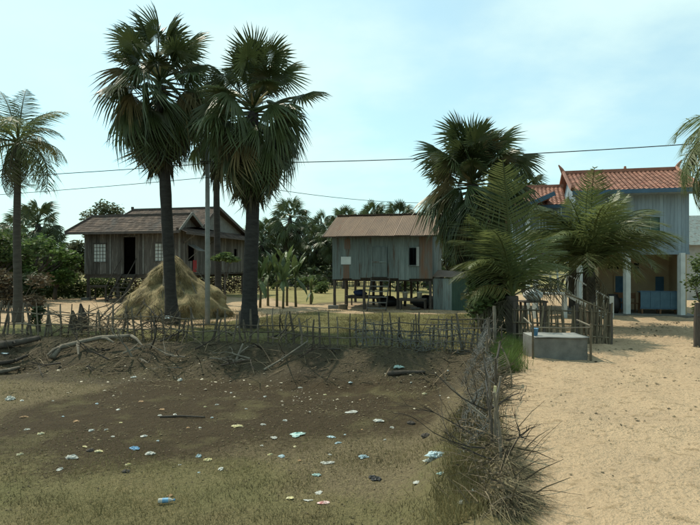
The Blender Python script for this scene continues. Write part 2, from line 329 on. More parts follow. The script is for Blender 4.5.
    ad = N(t, 'ShaderNodeMath', operation='MULTIPLY_ADD'); link(t, n_fine, ad.inputs[0]); ad.inputs[1].default_value = 1.6; af = N(t, 'ShaderNodeMath', operation='MULTIPLY_ADD'); link(t, n_foot, af.inputs[0]); af.inputs[1].default_value = 1.5; link(t, n_tiny, af.inputs[2]); link(t, af.outputs[0], ad.inputs[2])
    bp = N(t, 'ShaderNodeBump', Strength=0.75, Distance=0.05); link(t, ad.outputs[0], bp.inputs['Height']); link(t, bp.outputs[0], b.inputs['Normal'])
    link(t, b.outputs[0], out.inputs[0]); return m
M_ground = ground_mat()
V = np.stack([X.ravel(), Y.ravel(), Z.ravel()], 1)
idx = np.arange(nx*ny).reshape(ny, nx)
Fq = np.stack([idx[:-1, :-1], idx[:-1, 1:], idx[1:, 1:], idx[1:, :-1]], -1).reshape(-1, 4)
fc_drive = (drive.ravel()[Fq].mean(1) > 0.5) & (V[Fq, 1].mean(1) < 40) & (V[Fq, 1].mean(1) > -20) & ((sand.ravel()[Fq].mean(1)) > .5) & (V[Fq, 0].mean(1) > 1) & (V[Fq, 0].mean(1) < 40)
fc_pond = (~fc_drive) & (pond(V[Fq, 0].mean(1), V[Fq, 1].mean(1)) > 0.12)
def ground_piece(name, sel):
    F = Fq[sel]; used = np.unique(F); remap = -np.ones(len(V), int); remap[used] = np.arange(len(used))
    m = np_mesh(name, V[used], remap[F], M_ground); m.polygons.foreach_set('use_smooth', [True]*len(F))
    for an, ch in (('zone_a', (sand, grass, mud)), ('zone_b', (olive, field, bankm))):
        a = m.attributes.new(an, 'FLOAT_COLOR', 'POINT'); c = np.ones((len(used), 4), np.float32)
        for i in range(3): c[:, i] = ch[i].ravel()[used]
        a.data.foreach_set('color', c.ravel())
    o = put(name, m); o['kind'] = 'structure'; return o
ground_piece('driveway', fc_drive); ground_piece('pond_bed', fc_pond); ground_piece('ground', ~(fc_drive | fc_pond))

# ------------------------------------------------------------------ house helpers
def planks(mb, axis, at, a0, a1, z0, z1, w=0.2, th=0.03, holes=(), sgn=-1):
    """vertical boards in the plane axis=at; holes are (a,b,z,z2)"""
    cuts = sorted(set([a0, a1]+[h[0] for h in holes]+[h[1] for h in holes]))
    for c0, c1 in zip(cuts, cuts[1:]):
        n = max(1, round((c1-c0)/w)); st = (c1-c0)/n
        for i in range(n):
            b0, b1 = c0+i*st+0.003, c0+(i+1)*st-0.003; mid = (b0+b1)/2
            segs = [(z0+U(-.03, .02), z1)]
            for h in holes:
                if h[0] <= mid <= h[1]:
                    segs = [s for (p, q) in segs for s in ((p, min(q, h[2])), (max(p, h[3]), q)) if s[1]-s[0] > 0.02]
            off = at+U(-.006, .006); r = random.random()
            for p, q in segs:
                if axis == 'y': mb.bb(b0, b1, off-th/2, off+th/2, p, q, r)
                else: mb.bb(off-th/2, off+th/2, b0, b1, p, q, r)
def tiles(mb, c00, c10, c11, c01, tw=0.24, th=0.2, lift=0.03, curved=False):
    """c00-c10 is the eave, c01-c11 the ridge; each course overlaps the one below"""
    c00, c10, c11, c01 = map(Vector, (c00, c10, c11, c01))
    rows = max(1, round((((c01+c11)-(c00+c10))/2).length/th)); nrm = (c10-c00).cross(((c01+c11)-(c00+c10))/2).normalized()
    if nrm.z < 0: nrm = -nrm
    for j in range(rows):
        t0, t1 = j/rows, min(1, (j+1.15)/rows); A0 = c00.lerp(c01, t0); B0 = c10.lerp(c11, t0); A1 = c00.lerp(c01, t1); B1 = c10.lerp(c11, t1)
        n = max(1, round((B0-A0).length/tw)); of = 0.5 if (j % 2 and not curved) else 0
        for i in range(-1 if of else 0, n):
            s0, s1 = max(0, (i+of)/n), min(1, (i+of+0.97)/n)
            if s1 <= s0: continue
            l = lift*U(.8, 1.3); p = [A0.lerp(B0, s0)+nrm*l, A0.lerp(B0, s1)+nrm*l, A1.lerp(B1, s1)+nrm*.006, A1.lerp(B1, s0)+nrm*.006]
            if curved:
                m0 = (p[0]+p[1])/2+nrm*0.045; m1 = (p[2]+p[3])/2+nrm*0.045
                mb.add([p[0], m0, p[1], p[2], m1, p[3], p[0]-nrm*l, p[1]-nrm*l], [(0,1,4,5),(1,2,3,4),(6,7,2,1,0)])
            else:
                mb.add(p+[p[0]-nrm*l, p[1]-nrm*l], [(0,1,2,3),(4,5,1,0)])
    mb.add([c00, c10, c11, c01], [(0,1,2,3)], 0.3)
def stilts(parent, spots, top, r=0.085, m=M_post, base=None, foot=0.0):
    for (u, v) in spots:
        b = MB(); b.tube([(u, v, -0.25), (u+U(-.03,.03), v, top*.5), (u, v, top)], [r*1.1, r, r*.95], 7); b.build('stilt', m, parent)
        if foot: MB().box((u, v, 0.06), (foot, foot, 0.28), U(-.2,.2)).build('footing', M_concrete, parent)
def window(parent, axis, at, a0, a1, z0, z1, m_pane, m_frame, bars=(3, 3), out=-1, name='window'):
    """pane with a frame and bars as sub-parts; out is the outward sign"""
    d = 0.03*out
    def BB(mb, a, b, n0, n1, z, q): return mb.bb(a, b, min(n0,n1), max(n0,n1), z, q) if axis == 'y' else mb.bb(min(n0,n1), max(n0,n1), a, b, z, q)
    p = BB(MB(), a0+.01, a1-.01, at-.008, at+.008, z0+.01, z1-.01).build(name, m_pane, parent)
    f = MB(); w = 0.055
    BB(f, a0-w, a1+w, at+d*.4, at+d*1.9, z1, z1+w); BB(f, a0-w, a1+w, at+d*.4, at+d*1.9, z0-w, z0)
    BB(f, a0-w, a0, at+d*.4, at+d*1.9, z0, z1); BB(f, a1, a1+w, at+d*.4, at+d*1.9, z0, z1); f.build('window_frame', m_frame, p)
    for i in range(1, bars[0]+1):
        a = a0+(a1-a0)*i/(bars[0]+1); BB(MB(), a-.014, a+.014, at+d*.5, at+d*1.1, z0, z1).build('bar', m_frame, p)
    for i in range(1, bars[1]+1):
        z = z0+(z1-z0)*i/(bars[1]+1); BB(MB(), a0, a1, at+d*.45, at+d*1.15, z-.014, z+.014).build('bar', m_frame, p)
    return p

# ------------------------------------------------------------------ wooden stilt house (tile roof)
YAW = R(-15)
def wooden_house():
    h = thing('stilt_house', 'weathered wooden stilt house with brown tiled roof and open dark doorway', 'house', (-10.4, 35, 0), YAW)
    z0, z1 = 1.68, 4.36; W = -6.94; D = 9.0
    w1, w2, dr = (-6.26, -5.35, 2.45, 3.58), (-1.79, -.87, 2.5, 3.58), (-4.03, -3.15, z0, 4.0)
    b = MB(); planks(b, 'y', 0, W, 0, z0, z1, .21, .03, (w1, w2, dr)); b.build('front_wall', M_plank, h, kind='stuff')
    ew = (.86, 1.57, 2.5, 3.5)
    b = MB(); planks(b, 'x', 0, 0.02, D, z0, z1+.1, .22, .03, (ew, (7.2, 7.6, 2.6, 3.4))); b.build('end_wall', M_plank, h, kind='stuff')
    b = MB(); planks(b, 'x', W, 0.02, D, z0, z1, .3, .03); planks(b, 'y', D, W, 0, z0, z1, .3, .03); b.build('rear_wall', M_plank, h, kind='stuff')
    b = MB(); b.bb(W, 0, .0, D, z0-.1, z0-.03); b.build('floor_deck', M_post, h)
    for v in (0.12, 3, 6, D-.12): MB().bb(W-.1, .1, v-.07, v+.07, z0-.26, z0-.1).build('floor_beam', M_post, h)
    MB().bb(W+.02, -.02, 2.0, 2.05, z0, z1).build('shade_backing', M_dark, h)  # near-black sheet; the room's shade is put into its colour
    stilts(h, [(u, v) for u in (-6.8, -4.55, -2.3, -.12) for v in (.12, 3, 6, 8.85)], z0-.1, .10, foot=0)
    MB().bb(-7.1, -6.5, -.2, .4, -.1, .14).build('footing', M_concrete, h)
    # corner and opening boards
    for u in (W+.04, -5.0, -2.6, -.05): MB().bb(u-.05, u+.05, -.05, -.018, z0, z1).build('wall_batten', M_barge, h)
    d = MB(); d.bb(dr[0]-.08, dr[0], -.06, -.018, z0, 4.08); d.bb(dr[1], dr[1]+.08, -.06, -.018, z0, 4.08); d.bb(dr[0], dr[1], -.06, -.018, 4.0, 4.08); d.build('door_frame', M_plank, h)
    window(h, 'y', 0, *w1, M_pane, M_plank, (3, 4)); window(h, 'y', 0, *w2, M_pane, M_plank, (3, 4))
    # awning shutter over the end window
    aw = MB(); aw.add([(.03, .78, 3.5), (.03, 1.65, 3.5), (.75, 1.65, 3.12), (.75, .78, 3.12), (.03, .78, 3.53), (.03, 1.65, 3.53), (.75, 1.65, 3.15), (.75, .78, 3.15)],
           [(0,1,2,3),(4,7,6,5),(0,3,7,4),(1,5,6,2),(3,2,6,7)]); aw.build('awning_shutter', M_barge, h)
    MB().beam((.03, .85, 2.6), (.72, .85, 3.12), .035, .035).build('awning_prop', M_barge, h)
    # roofs
    e = .45
    b = MB(); tiles(b, (-7.75,-.8,4.3), (e,-.8,4.3), (e,.6,5.4), (-6.85,.6,5.4)); tiles(b, (e,1.9,4.68), (-7.3,1.9,4.68), (-6.85,.6,5.4), (e,.6,5.4), .3, .26)
    tiles(b, (-7.75,2.0,4.3), (-7.75,-.8,4.3), (-6.85,.6,5.4), (-6.85,.7,5.4)); f = b.build('front_roof', M_tileold, h, kind='stuff')
    MB().beam((-6.95,.6,5.45), (e,.6,5.45), .16, .12).build('ridge_cap', M_ridge, f)
    MB().beam((-7.8,-.84,4.33), (-6.85,.6,5.46), .13, .09).build('hip_cap', M_ridge, f)
    MB().beam((-7.78,-.83,4.24), (e,-.83,4.24), .04, .15).build('fascia_board', M_ridge, f)
    b = MB(); tiles(b, (-7.2,1.9,4.68), (e,1.9,4.68), (e,4,6.1), (-6.25,4,6.1)); tiles(b, (e,9.3,4.2), (-7.5,9.3,4.2), (-6.25,4,6.1), (e,4,6.1), .3, .3)
    tiles(b, (-7.6,9.2,4.25), (-7.3,1.9,4.65), (-6.25,4,6.1), (-6.25,4.1,6.1)); r = b.build('rear_roof', M_tileold, h, kind='stuff')
    MB().beam((-6.35,4,6.15), (e,4,6.15), .16, .12).build('ridge_cap', M_ridge, r)
    MB().beam((-7.25,1.9,4.7), (-6.25,4,6.15), .12, .09).build('hip_cap', M_ridge, r)
    MB().box((-6.3,4,6.26), (.14,.14,.18)).build('finial', M_ridge, r)
    b = MB(); tiles(b, (.85,-.8,4.2), (.85,9.3,4.1), (.04,9.3,4.5), (.04,-.8,4.56)); sk = b.build('skirt_roof', M_tileold, h, kind='stuff')
    MB().beam((.88,-.8,4.15), (.88,9.3,4.05), .04, .1).build('fascia_board', M_ridge, sk)
    MB().beam((.02,3.5,3.6), (.8,3.5,4.1), .06, .06).build('brace', M_plank, sk); MB().beam((.02,.3,3.6), (.8,.3,4.1), .06, .06).build('brace', M_plank, sk)
    # gables
    MB().add([(.03,-.6,4.45),(.03,1.8,4.7),(.03,.6,5.36)], [(0,1,2)]).build('small_gable', M_plank, h)
    MB().add([(.05,2.0,4.7),(.05,9.0,4.32),(.05,4,6.05)], [(0,1,2)]).build('pale_gable', M_barge, h)
    for (p, q) in (((e,-.85,4.3),(e,.6,5.47)), ((e,.6,5.47),(e,1.95,4.66))): MB().beam(p, q, .05, .17).build('bargeboard', M_barge, h)
    for (p, q) in (((e,1.9,4.66),(e,4,6.17)), ((e,4,6.17),(e,9.35,4.2))): MB().beam(p, q, .05, .19).build('bargeboard', M_ridge, h)
    # stairs
    st = thing_part('stairs', h)
    for u in (-4.1, -3.1): MB().beam((u,-.1,z0-.05), (u,-1.6,.0), .06, .16).build('stringer', M_post, st)
    for i in range(7):
        t = (i+.5)/7; MB().box((-3.6, -.1-1.5*t, (z0-.05)*(1-t)+.03), (1.0,.24,.04)).build('tread', M_post, st)
    for u in (-4.15, -3.05): MB().tube([(u,-.1,2.65),(u,-1.6,.9)], .03, 5).build('handrail', M_post, st); 
    MB().tube([(-4.15,-1.6,0),(-4.15,-1.6,.95)], .035, 5).build('rail_post', M_post, st)
    return h
def thing_part(name, parent):
    o = bpy.data.objects.new(name, None); COL.objects.link(o); o.parent = parent; return o
wooden_house()

# ------------------------------------------------------------------ tin stilt house
def corr_sheet(name, p00, p10, p11, p01, m, parent, seg=14, amp=.012, wob=.01):
    p00, p10, p11, p01 = map(Vector, (p00, p10, p11, p01)); n = (p10-p00).cross(p01-p00).normalized(); V = []; Fc = []
    o = [U(-wob, wob) for _ in range(4)]
    for j, (a, b) in enumerate(((p00, p10), (p01, p11))):
        for i in range(seg+1):
            V.append(a.lerp(b, i/seg)+n*(amp*math.sin(i*math.pi) if False else amp*(1 if i % 2 else -1))+n*o[j])
    for i in range(seg): Fc.append((i, i+1, seg+2+i, seg+1+i))
    return MB().add(V, Fc).build(name, m, parent)
def tin_house():
    h = thing('stilt_house', 'small stilt house of grey green tin sheets under rusty corrugated roof', 'house', (4.1, 28.5, 0), YAW)
    z0, z1, W, D = 1.57, 3.80, -5.2, 4.6
    u = lambda x: W*(1-(x-90)/400)
    xs = [90, 130, 170, 205, 250, 315, 360, 400, 440, 490]
    for i, (a, b) in enumerate(zip(xs, xs[1:])):
        m = M_tinrust if i == 8 else M_tin
        zz = z0+U(-.05, .05)
        if i == 4: # door
            d = MB().bb(u(a)+.02, u(b)-.02, -.05, -.02, 1.66, 3.2).build('door', M_tin, h)
            for q in (u(a)+.01, u(b)-.05): MB().bb(q, q+.05, -.075, -.052, 1.66, 3.2).build('door_stile', M_tin, d)
            MB().bb(u(a)+.06, u(b)-.05, -.075, -.052, 2.4, 2.46).build('door_rail', M_tin, d)
            corr_sheet('wall_sheet', (u(a), 0, 3.2), (u(b), 0, 3.2), (u(b), 0, z1), (u(a), 0, z1), m, h, 10)
        elif i == 7:
            corr_sheet('wall_sheet', (u(a), 0, zz), (u(b), 0, zz), (u(b), 0, 2.25), (u(a), 0, 2.25), m, h, 8)
            corr_sheet('wall_sheet', (u(a), 0, 3.16), (u(b), 0, 3.16), (u(b), 0, z1), (u(a), 0, z1), m, h, 8)
            MB().bb(u(430), u(441), -.05, -.02, 2.22, 3.19).build('window_shutter', M_gable, h)
            f = MB(); f.bb(u(399)-.02, u(399)+.04, -.05, -.02, 2.22, 3.19); f.bb(u(399)+.04, u(430), -.05, -.02, 3.14, 3.19); f.bb(u(399)+.04, u(430), -.05, -.02, 2.22, 2.27); f.build('window_frame', M_tin, h)
        else: corr_sheet('wall_sheet', (u(a), 0, zz), (u(b)+.02, 0, zz), (u(b)+.02, 0, z1), (u(a), 0, z1), m, h, 10)
    MB().bb(u(127), u(168), -.045, -.022, 2.3, 2.7).build('white_board', M_whitepaint, h)
    corr_sheet('rusty_patch', (u(135), -.03, z0), (u(161), -.03, z0), (u(161), -.03, 2.28), (u(135), -.03, 2.28), M_tinrust, h, 6)
    corr_sheet('rusty_patch', (u(140), -.03, 3.1), (u(165), -.03, 3.1), (u(165), -.03, 3.62), (u(140), -.03, 3.62), M_tinrust, h, 6)
    n = 5
    for i in range(n):
        corr_sheet('side_sheet', (0, D*i/n, z0), (0, D*(i+1)/n, z0), (0, D*(i+1)/n, z1+.5*(1-abs(2*(i+.5)/n-1))), (0, D*i/n, z1+.5*(1-abs(2*(i+.5)/n-1))), M_tin, h, 8)
        corr_sheet('side_sheet', (W, D*i/n, z0), (W, D*(i+1)/n, z0), (W, D*(i+1)/n, z1), (W, D*i/n, z1), M_tin, h, 8)
        corr_sheet('rear_sheet', (W*i/n, D, z0), (W*(i+1)/n, D, z0), (W*(i+1)/n, D, z1), (W*i/n, D, z1), M_tin, h, 8)
    MB().add([(.0,.1,z1),(.0,D-.1,z1),(.0,D/2,5.0)], [(0,1,2)]).build('gable_sheet', M_tin, h)
    MB().bb(W+.02, -.02, .03, D-.03, z0+.01, z0+.06).build('floor_deck', M_post, h)
    for v in (.25, 2.3, 4.4): MB().bb(W-.1, .15, v-.06, v+.06, z0-.13, z0).build('floor_beam', M_post, h)
    stilts(h, [(a, v) for a in (-5.1, -3.5, -1.75, -.12) for v in (.12, 2.3, 4.45)], z0-.1, .075)
    for (a, v) in ((-4.7, 1.1), (-2.9, 1.2), (-2.75, 3.2), (-.9, 1.3), (-1.2, 3.4)): MB().tube([(a,v,-.2),(a,v,z0-.05)], .055, 6).build('stilt', M_post, h)
    MB().box((-5.1,.1,.05), (.6,.45,.22)).build('footing', M_concrete, h)
    # roof of corrugated sheets
    ez, rz, v0, vr = 3.74, 5.02, -.6, 2.3; L, Rr = W-.4, .45; n = 8
    for i in range(n):
        a, b = L+(Rr-L)*i/n, L+(Rr-L)*(i+1)/n+.04; dz = .012*(i % 2)+U(-.004,.004)
        corr_sheet('roof_sheet', (a, v0+U(-.04,.04), ez+dz), (b, v0+U(-.04,.04), ez+dz), (b, vr, rz+dz), (a, vr, rz+dz), M_tinroof, h, 18, .011, .004)
        corr_sheet('roof_sheet', (b, D+.6, ez+dz), (a, D+.6, ez+dz), (a, vr, rz+dz), (b, vr, rz+dz), M_tinroof, h, 10, .011, .004)
    MB().beam((L,vr,rz+.035), (Rr,vr,rz+.035), .3, .03).build('ridge_cap', M_tinrust, h)
    for v in (v0+.08, D+.5): MB().beam((L,v,ez-.03), (Rr,v,ez-.03), .05, .06).build('eave_purlin', M_post, h)
    for x in (L+.05, Rr-.05):
        for q in ((v0,ez),(D+.6,ez)): MB().beam((x,q[0],q[1]-.03), (x,vr,rz-.05), .05, .07).build('rafter', M_post, h)
    # ladder to the door
    for x in (-3.1, -2.15): MB().beam((x,-.05,1.6), (x,-1.0,0), .05, .09).build('ladder_rail', M_post, h)
    for i in range(6):
        t = (i+.6)/6; MB().box((-2.62, -.05-.95*t, 1.6*(1-t)+.03), (.95,.12,.04)).build('ladder_step', M_barge, h)
    # lean-to kitchen wall at the end of the house
    for i in range(4): corr_sheet('lean_to_sheet', (.05+.45*i,.1,0.02), (.52+.45*i,.1,0.02), (.52+.45*i,.1,1.6), (.05+.45*i,.1,1.6), M_tin if i < 2 else M_tingreen, h, 8)
    MB().tube([(.05,.16,-.1),(.05,.16,1.65)], .05, 6).build('lean_to_post', M_post, h); MB().tube([(1.85,.16,-.1),(1.85,.16,1.6)], .05, 6).build('lean_to_post', M_post, h)
    MB().add([(.02,.0,1.7),(1.95,.0,1.62),(1.95,2.6,1.85),(.02,2.6,2.0)], [(0,1,2,3)]).build('lean_to_roof', M_tinroof, h)
    return h
tin_house()
def loc2(o, u, v, z=0):     # point in a yawed house frame
    return (o[0]+math.cos(YAW)*u-math.sin(YAW)*v, o[1]+math.sin(YAW)*u+math.cos(YAW)*v, z)
H2 = (4.1, 28.5); H3 = (15.1, 25.4); H1 = (-10.4, 35)
def bench(name, label, cat, at, w, d, hgt_, m, rz=YAW, legs=((-1,-1),(1,-1),(-1,1),(1,1))):
    t = thing(name, label, cat, at, rz)
    MB().box((0,0,hgt_-.03), (w,d,.06)).build('top', m, t)
    for a, b in legs: MB().box((a*(w/2-.06), b*(d/2-.06), hgt_/2-.05), (.07,.07,hgt_-.03)).build('leg', m, t)
    MB().box((0,-d/2+.05,hgt_-.1), (w-.14,.04,.07)).build('apron', m, t); return t
bench('slatted_platform', 'low wooden day bed in shade under the tin house', 'platform', loc2(H2,-3.75,1.3), 1.9, 1.2, .62, M_post)
bench('low_bench', 'low bench carrying two white buckets beneath the tin house', 'bench', loc2(H2,-.95,-.05), 1.35, .5, .6, M_post)
bench('plank_bench', 'plank bench in shade below the wooden stilt house', 'bench', loc2(H1,-5.6,-.2), 1.3, .6, .95, M_post)
def bucket(at, label, m=M_white, s=1.0, handle=True):
    t = thing('bucket', label, 'bucket', at)
    MB().lathe([(.0,.01),(.11*s,.01),(.14*s,.30*s),(.15*s,.30*s),(.15*s,.315*s),(.125*s,.31*s),(.10*s,.04),(0,.04)], n=14).build('body', m, t, True)
    pts = [(.145*s*math.cos(a), 0, .3*s+.1*s*math.sin(a)) for a in np.linspace(0, math.pi, 9)]
    MB().tube(pts, .006, 4).build('handle', M_iron, t)
bucket(loc2(H2,-1.35,-.05,.6), 'white bucket on bench under tin house, nearer the ladder'); bucket(loc2(H2,-.62,-.05,.6), 'white bucket on bench under tin house, nearer the lean-to')
t = thing('wash_basin', 'pale enamel basin on the ground under bucket bench', 'basin', loc2(H2,-.8,-.25)); MB().lathe([(0,.01),(.15,.01),(.24,.13),(.26,.135),(.22,.12),(.14,.03),(0,.03)]).build('bowl', M_slab, t, True)
def bundle(at, label, m, r=.28):
    b = MB(); V = []; Fc = []
    n, k = 10, 6
    for j in range(k+1):
        for i in range(n):
            a = 2*math.pi*i/n; ph = math.pi*j/k; rr = r*math.sin(ph)*(1+.25*math.sin(3*a+j)); V.append((rr*math.cos(a)*1.3, rr*math.sin(a), r*.55*(1-math.cos(ph))*(1+.1*math.sin(2*a))))
    for j in range(k):
        for i in range(n): Fc.append((j*n+i, j*n+(i+1)%n, (j+1)*n+(i+1)%n, (j+1)*n+i))
    return tag(b.add(V, Fc).build('cloth_bundle', m, None, True, loc=at), label, 'bundle')
bundle(loc2(H2,-3.95,1.0,.62), 'dark blue cloth bundle heaped on the day bed', M_cloth)
bundle(loc2(H2,-2.6,1.9,.0), 'dark sack slumped behind the ladder of tin house', M_black, .5)
bundle(loc2(H2,-.5,1.2,.0), 'black pile heaped against the lean-to wall', M_black, .6)
t = thing('tree_stump', 'pale sawn stump beside corner footing of the tin house', 'stump', loc2(H2,-4.6,-.1)); MB().lathe([(.26,-.1),(.24,.1),(.23,.22),(0,.23)], n=12).build('wood', M_bamboo, t)

# ------------------------------------------------------------------ blue two-storey house
def blue_house():
    h = thing('blue_house', 'two-storey pale blue house with red tiled roof and open ground floor', 'house', (15.1, 25.4, 0), YAW)
    zf, z1, W, D = 2.88, 5.62, -4.72, 6.4
    wn = (-1.93, -1.18, 3.72, 4.45)
    b = MB(); planks(b, 'y', 0, W, 0, zf, z1, .145, .03, (wn,)); b.build('front_wall', M_bluewall, h, kind='stuff')
    b = MB(); planks(b, 'x', W, .02, D, zf, z1+.2, .145, .03); planks(b, 'x', 0, .02, D, zf, z1+.2, .145, .03); planks(b, 'y', D, W, 0, zf, z1, .3, .03); b.build('side_wall', M_bluewall, h, kind='stuff')
    w = window(h, 'y', 0, *wn, M_shutter, M_bluewall, (1, 0)); 
    MB().bb(W+.02, -.02, .03, D, zf+.0, zf+.1).build('floor_slab', M_concrete, h)
    MB().bb(W-.03, .03, -.04, .02, zf-.12, zf).build('floor_band', M_bluewall, h)
    # ground floor
    bw = MB(); bw.bb(-3.6, 0, 2.7, 2.85, 0, zf-.02); bw.build('rear_plaster_wall', M_beige, h)
    MB().bb(-.12, .0, .3, 2.7, 0, zf-.02).build('side_plaster_wall', M_beige, h)
    MB().bb(-3.75, -3.6, .9, 2.7, 0, zf-.02).build('side_plaster_wall', M_beige, h)
    MB().bb(W, -3.75, 2.9, 3.0, 0, zf-.02).build('undercroft_wall', M_post, h)
    MB().bb(W-.3, .3, -.3, 3.2, -.2, .06).build('floor_pad', M_concrete, h)
    d = MB().bb(-2.55, -1.85, 2.66, 2.695, .06, 1.72).build('door', M_bluedoor, h)
    f = MB(); f.bb(-2.63,-2.55,2.64,2.695,.06,1.8); f.bb(-1.85,-1.77,2.64,2.695,.06,1.8); f.bb(-2.55,-1.85,2.64,2.695,1.72,1.8); f.build('door_frame', M_beige, d)
    MB().bb(-.72, -.35, 2.66, 2.695, .8, 1.7).build('blue_shutter', M_bluedoor, h)
    for i in range(5):
        for k in range(2):
            f = MB(); x, z = -2.9+i*.3, 2.08+k*.17; MB().bb(x, x+.24, 2.67, 2.695, z, z+.12).build('vent_block', M_dark, h)  # block faces coloured near-black to paint the shade in their openings
    MB().bb(-3.0, -1.45, 2.65, 2.67, 2.02, 2.05).build('vent_ledge', M_beige, h)
    for u in (-2.53, -.3): MB().tube([(u,.0,-.1),(u,.0,zf-.05)], .16, 4).build('column', M_whitepaint, h)
    MB().tube([(-4.55,.0,-.1),(-4.55,.0,zf-.05)], .14, 4).build('column', M_whitepaint, h)
    # main roof
    ez, rz, v0, vr = 5.62, 6.98, -.75, 3.2; L, Rr = -4.95, .35
    b = MB(); tiles(b, (L,v0,ez), (Rr,v0,ez), (Rr,vr,rz), (L,vr,rz), .2, .24, .03, True); tiles(b, (Rr,D+.75,ez), (L,D+.75,ez), (L,vr,rz), (Rr,vr,rz), .35, .4, .03, True)
    r = b.build('roof', M_tilered, h, kind='stuff')
    MB().beam((L-.1,vr,rz+.1), (Rr+.1,vr,rz+.1), .2, .17).build('ridge_cap', M_tilered, r)
    for u in (L, Rr):
        MB().tube([(u,v0-.25,ez+.22),(u,v0,ez+.10),(u,v0+.9,ez+.36),(u,vr-.4,rz-.03),(u,vr,rz+.17)], .085, 6).build('rake_tile', M_tilered, r)
        MB().tube([(u,D+.75,ez+.1),(u,vr,rz+.17)], .085, 6).build('rake_tile', M_tilered, r)
        MB().tube([(u,vr,rz+.1),(u+(.1 if u>0 else -.1),vr,rz+.3),(u+(.24 if u>0 else -.24),vr,rz+.52)], [.12,.09,.03], 6).build('finial', M_tilered, r)
    MB().tube([(-2.0,vr,rz+.1),(-2.0,vr,rz+.32)], [.09,.05], 6).build('finial', M_tilered, r)
    for u in (W, 0): MB().add([(u+.015,0,z1),(u+.015,D,z1),(u+.015,vr,rz-.06)], [(0,1,2)]).build('gable', M_bluewall, h)
    MB().beam((L,v0-.03,ez-.05), (Rr,v0-.03,ez-.05), .04, .18).build('fascia_board', M_bluetrim, h)
    MB().bb(L+.02, Rr-.02, v0, .0, ez-.16, ez-.12).build('soffit', M_bluewall, h)
    # lower wing
    b = MB(); planks(b, 'y', 1.6, -9.0, W-.05, 2.6, 5.3, .145, .03); planks(b, 'x', -9.0, 1.62, 5.2, 2.6, 5.3, .145, .03); b.build('wing_wall', M_bluewall, h, kind='stuff')
    b = MB(); tiles(b, (-9.4,.9,5.2), (L-.05,.9,5.2), (L-.05,3.3,6.35), (-9.4,3.3,6.35), .2, .24, .03, True); tiles(b, (L-.05,5.9,5.2), (-9.4,5.9,5.2), (-9.4,3.3,6.35), (L-.05,3.3,6.35), .35, .4, .03, True)
    wr = b.build('wing_roof', M_tilered, h, kind='stuff'); MB().beam((-9.5,3.3,6.42), (L,3.3,6.42), .18, .14).build('ridge_cap', M_tilered, wr)
    MB().beam((-9.4,.87,5.13), (L-.1,.87,5.13), .04, .16).build('fascia_board', M_bluetrim, wr)
    for u in (-8.9, -6.4): MB().tube([(u,1.7,-.1),(u,1.7,2.6)], .12, 6).build('wing_column', M_whitepaint, h)
    MB().bb(-9.0, W-.05, 1.62, 5.2, 2.5, 2.6).build('wing_floor', M_post, h)
    # porch roof over the stair
    pr = MB().add([(-7.3,-1.4,4.85),(-5.8,-1.4,5.5),(-5.8,1.5,5.5),(-7.3,1.5,4.85)], [(0,1,2,3)]).build('porch_roof', M_tilered, h)
    MB().beam((-7.4,-1.43,4.78), (-5.75,-1.43,5.5), .05, .2).build('porch_fascia', M_bluetrim, pr); MB().beam((-7.35,-1.4,4.76), (-7.35,1.5,4.76), .05, .16).build('porch_fascia', M_bluetrim, pr)
    for u in (-6.9,): MB().tube([(u,-1.25,-.1),(u,-1.25,4.95)], .10, 8).build('porch_column', M_whitepaint, h)
    # balcony, landing and the two stair flights
    bl = MB().bb(-6.9, -5.5, -1.3, 1.55, 2.8, 2.9).build('balcony', M_concrete, h)
    for i in range(12): MB().tube([(-6.85+i*.11,-1.25,2.9),(-6.8+i*.11,-1.25,3.3),(-6.85+i*.11,-1.25,3.75)], .014, 4).build('baluster', M_iron, bl)
    for z in (3.0, 3.4, 3.78): MB().beam((-6.9,-1.25,z), (-5.5,-1.25,z), .03, .03).build('rail', M_iron, bl)
    ld = MB().bb(-6.75, -5.3, -2.4, -1.35, 1.0, 1.08).build('landing', M_whitepaint, h)
    for z in (1.25, 1.45, 1.65, 1.88): MB().beam((-6.7,-2.36,z), (-5.35,-2.36,z), .035, .045).build('landing_rail', M_whitepaint, ld)
    for u in (-6.7, -6.02, -5.35): MB().bb(u-.04, u+.04, -2.4, -2.32, 1.08, 1.95).build('newel', M_whitepaint, ld)
    for u in (-6.65, -5.4):
        for v in (-2.3, -1.45): MB().bb(u-.07, u+.07, v-.07, v+.07, -.05, 1.0).build('landing_post', M_whitepaint, ld)
    f1 = MB().beam((-6.6,-1.4,1.05), (-6.6,-.2,2.85), .06, .2).build('upper_stair', M_whitepaint, h); MB().beam((-5.6,-1.4,1.05), (-5.6,-.2,2.85), .06, .2).build('stringer', M_whitepaint, f1)
    for i in range(8): t = (i+.5)/8; MB().box((-6.1,-1.4+1.2*t,1.05+1.8*t), (1.0,.22,.04)).build('tread', M_bluewall, f1)
    f2 = MB().beam((-5.3,-2.35,1.03), (-3.6,-2.35,.0), .05, .2).build('lower_stair', M_whitepaint, h); MB().beam((-5.3,-1.4,1.03), (-3.6,-1.4,.0), .05, .2).build('stringer', M_whitepaint, f2)
    for i in range(6): t = (i+.5)/6; MB().box((-5.3+1.7*t,-1.88,1.03*(1-t)), (.26,.95,.04)).build('tread', M_bluewall, f2)
    MB().beam((-5.3,-2.38,1.88), (-3.6,-2.38,.85), .05, .06).build('handrail', M_whitepaint, f2)
    for i in range(7): t = i/6; MB().beam((-5.3+1.7*t,-2.38,1.03*(1-t)), (-5.3+1.7*t,-2.38,1.03*(1-t)+.85), .03, .03).build('baluster', M_whitepaint, f2)
    MB().bb(-3.66, -3.5, -2.46, -2.3, 0, .98).build('newel', M_whitepaint, f2)
blue_house()
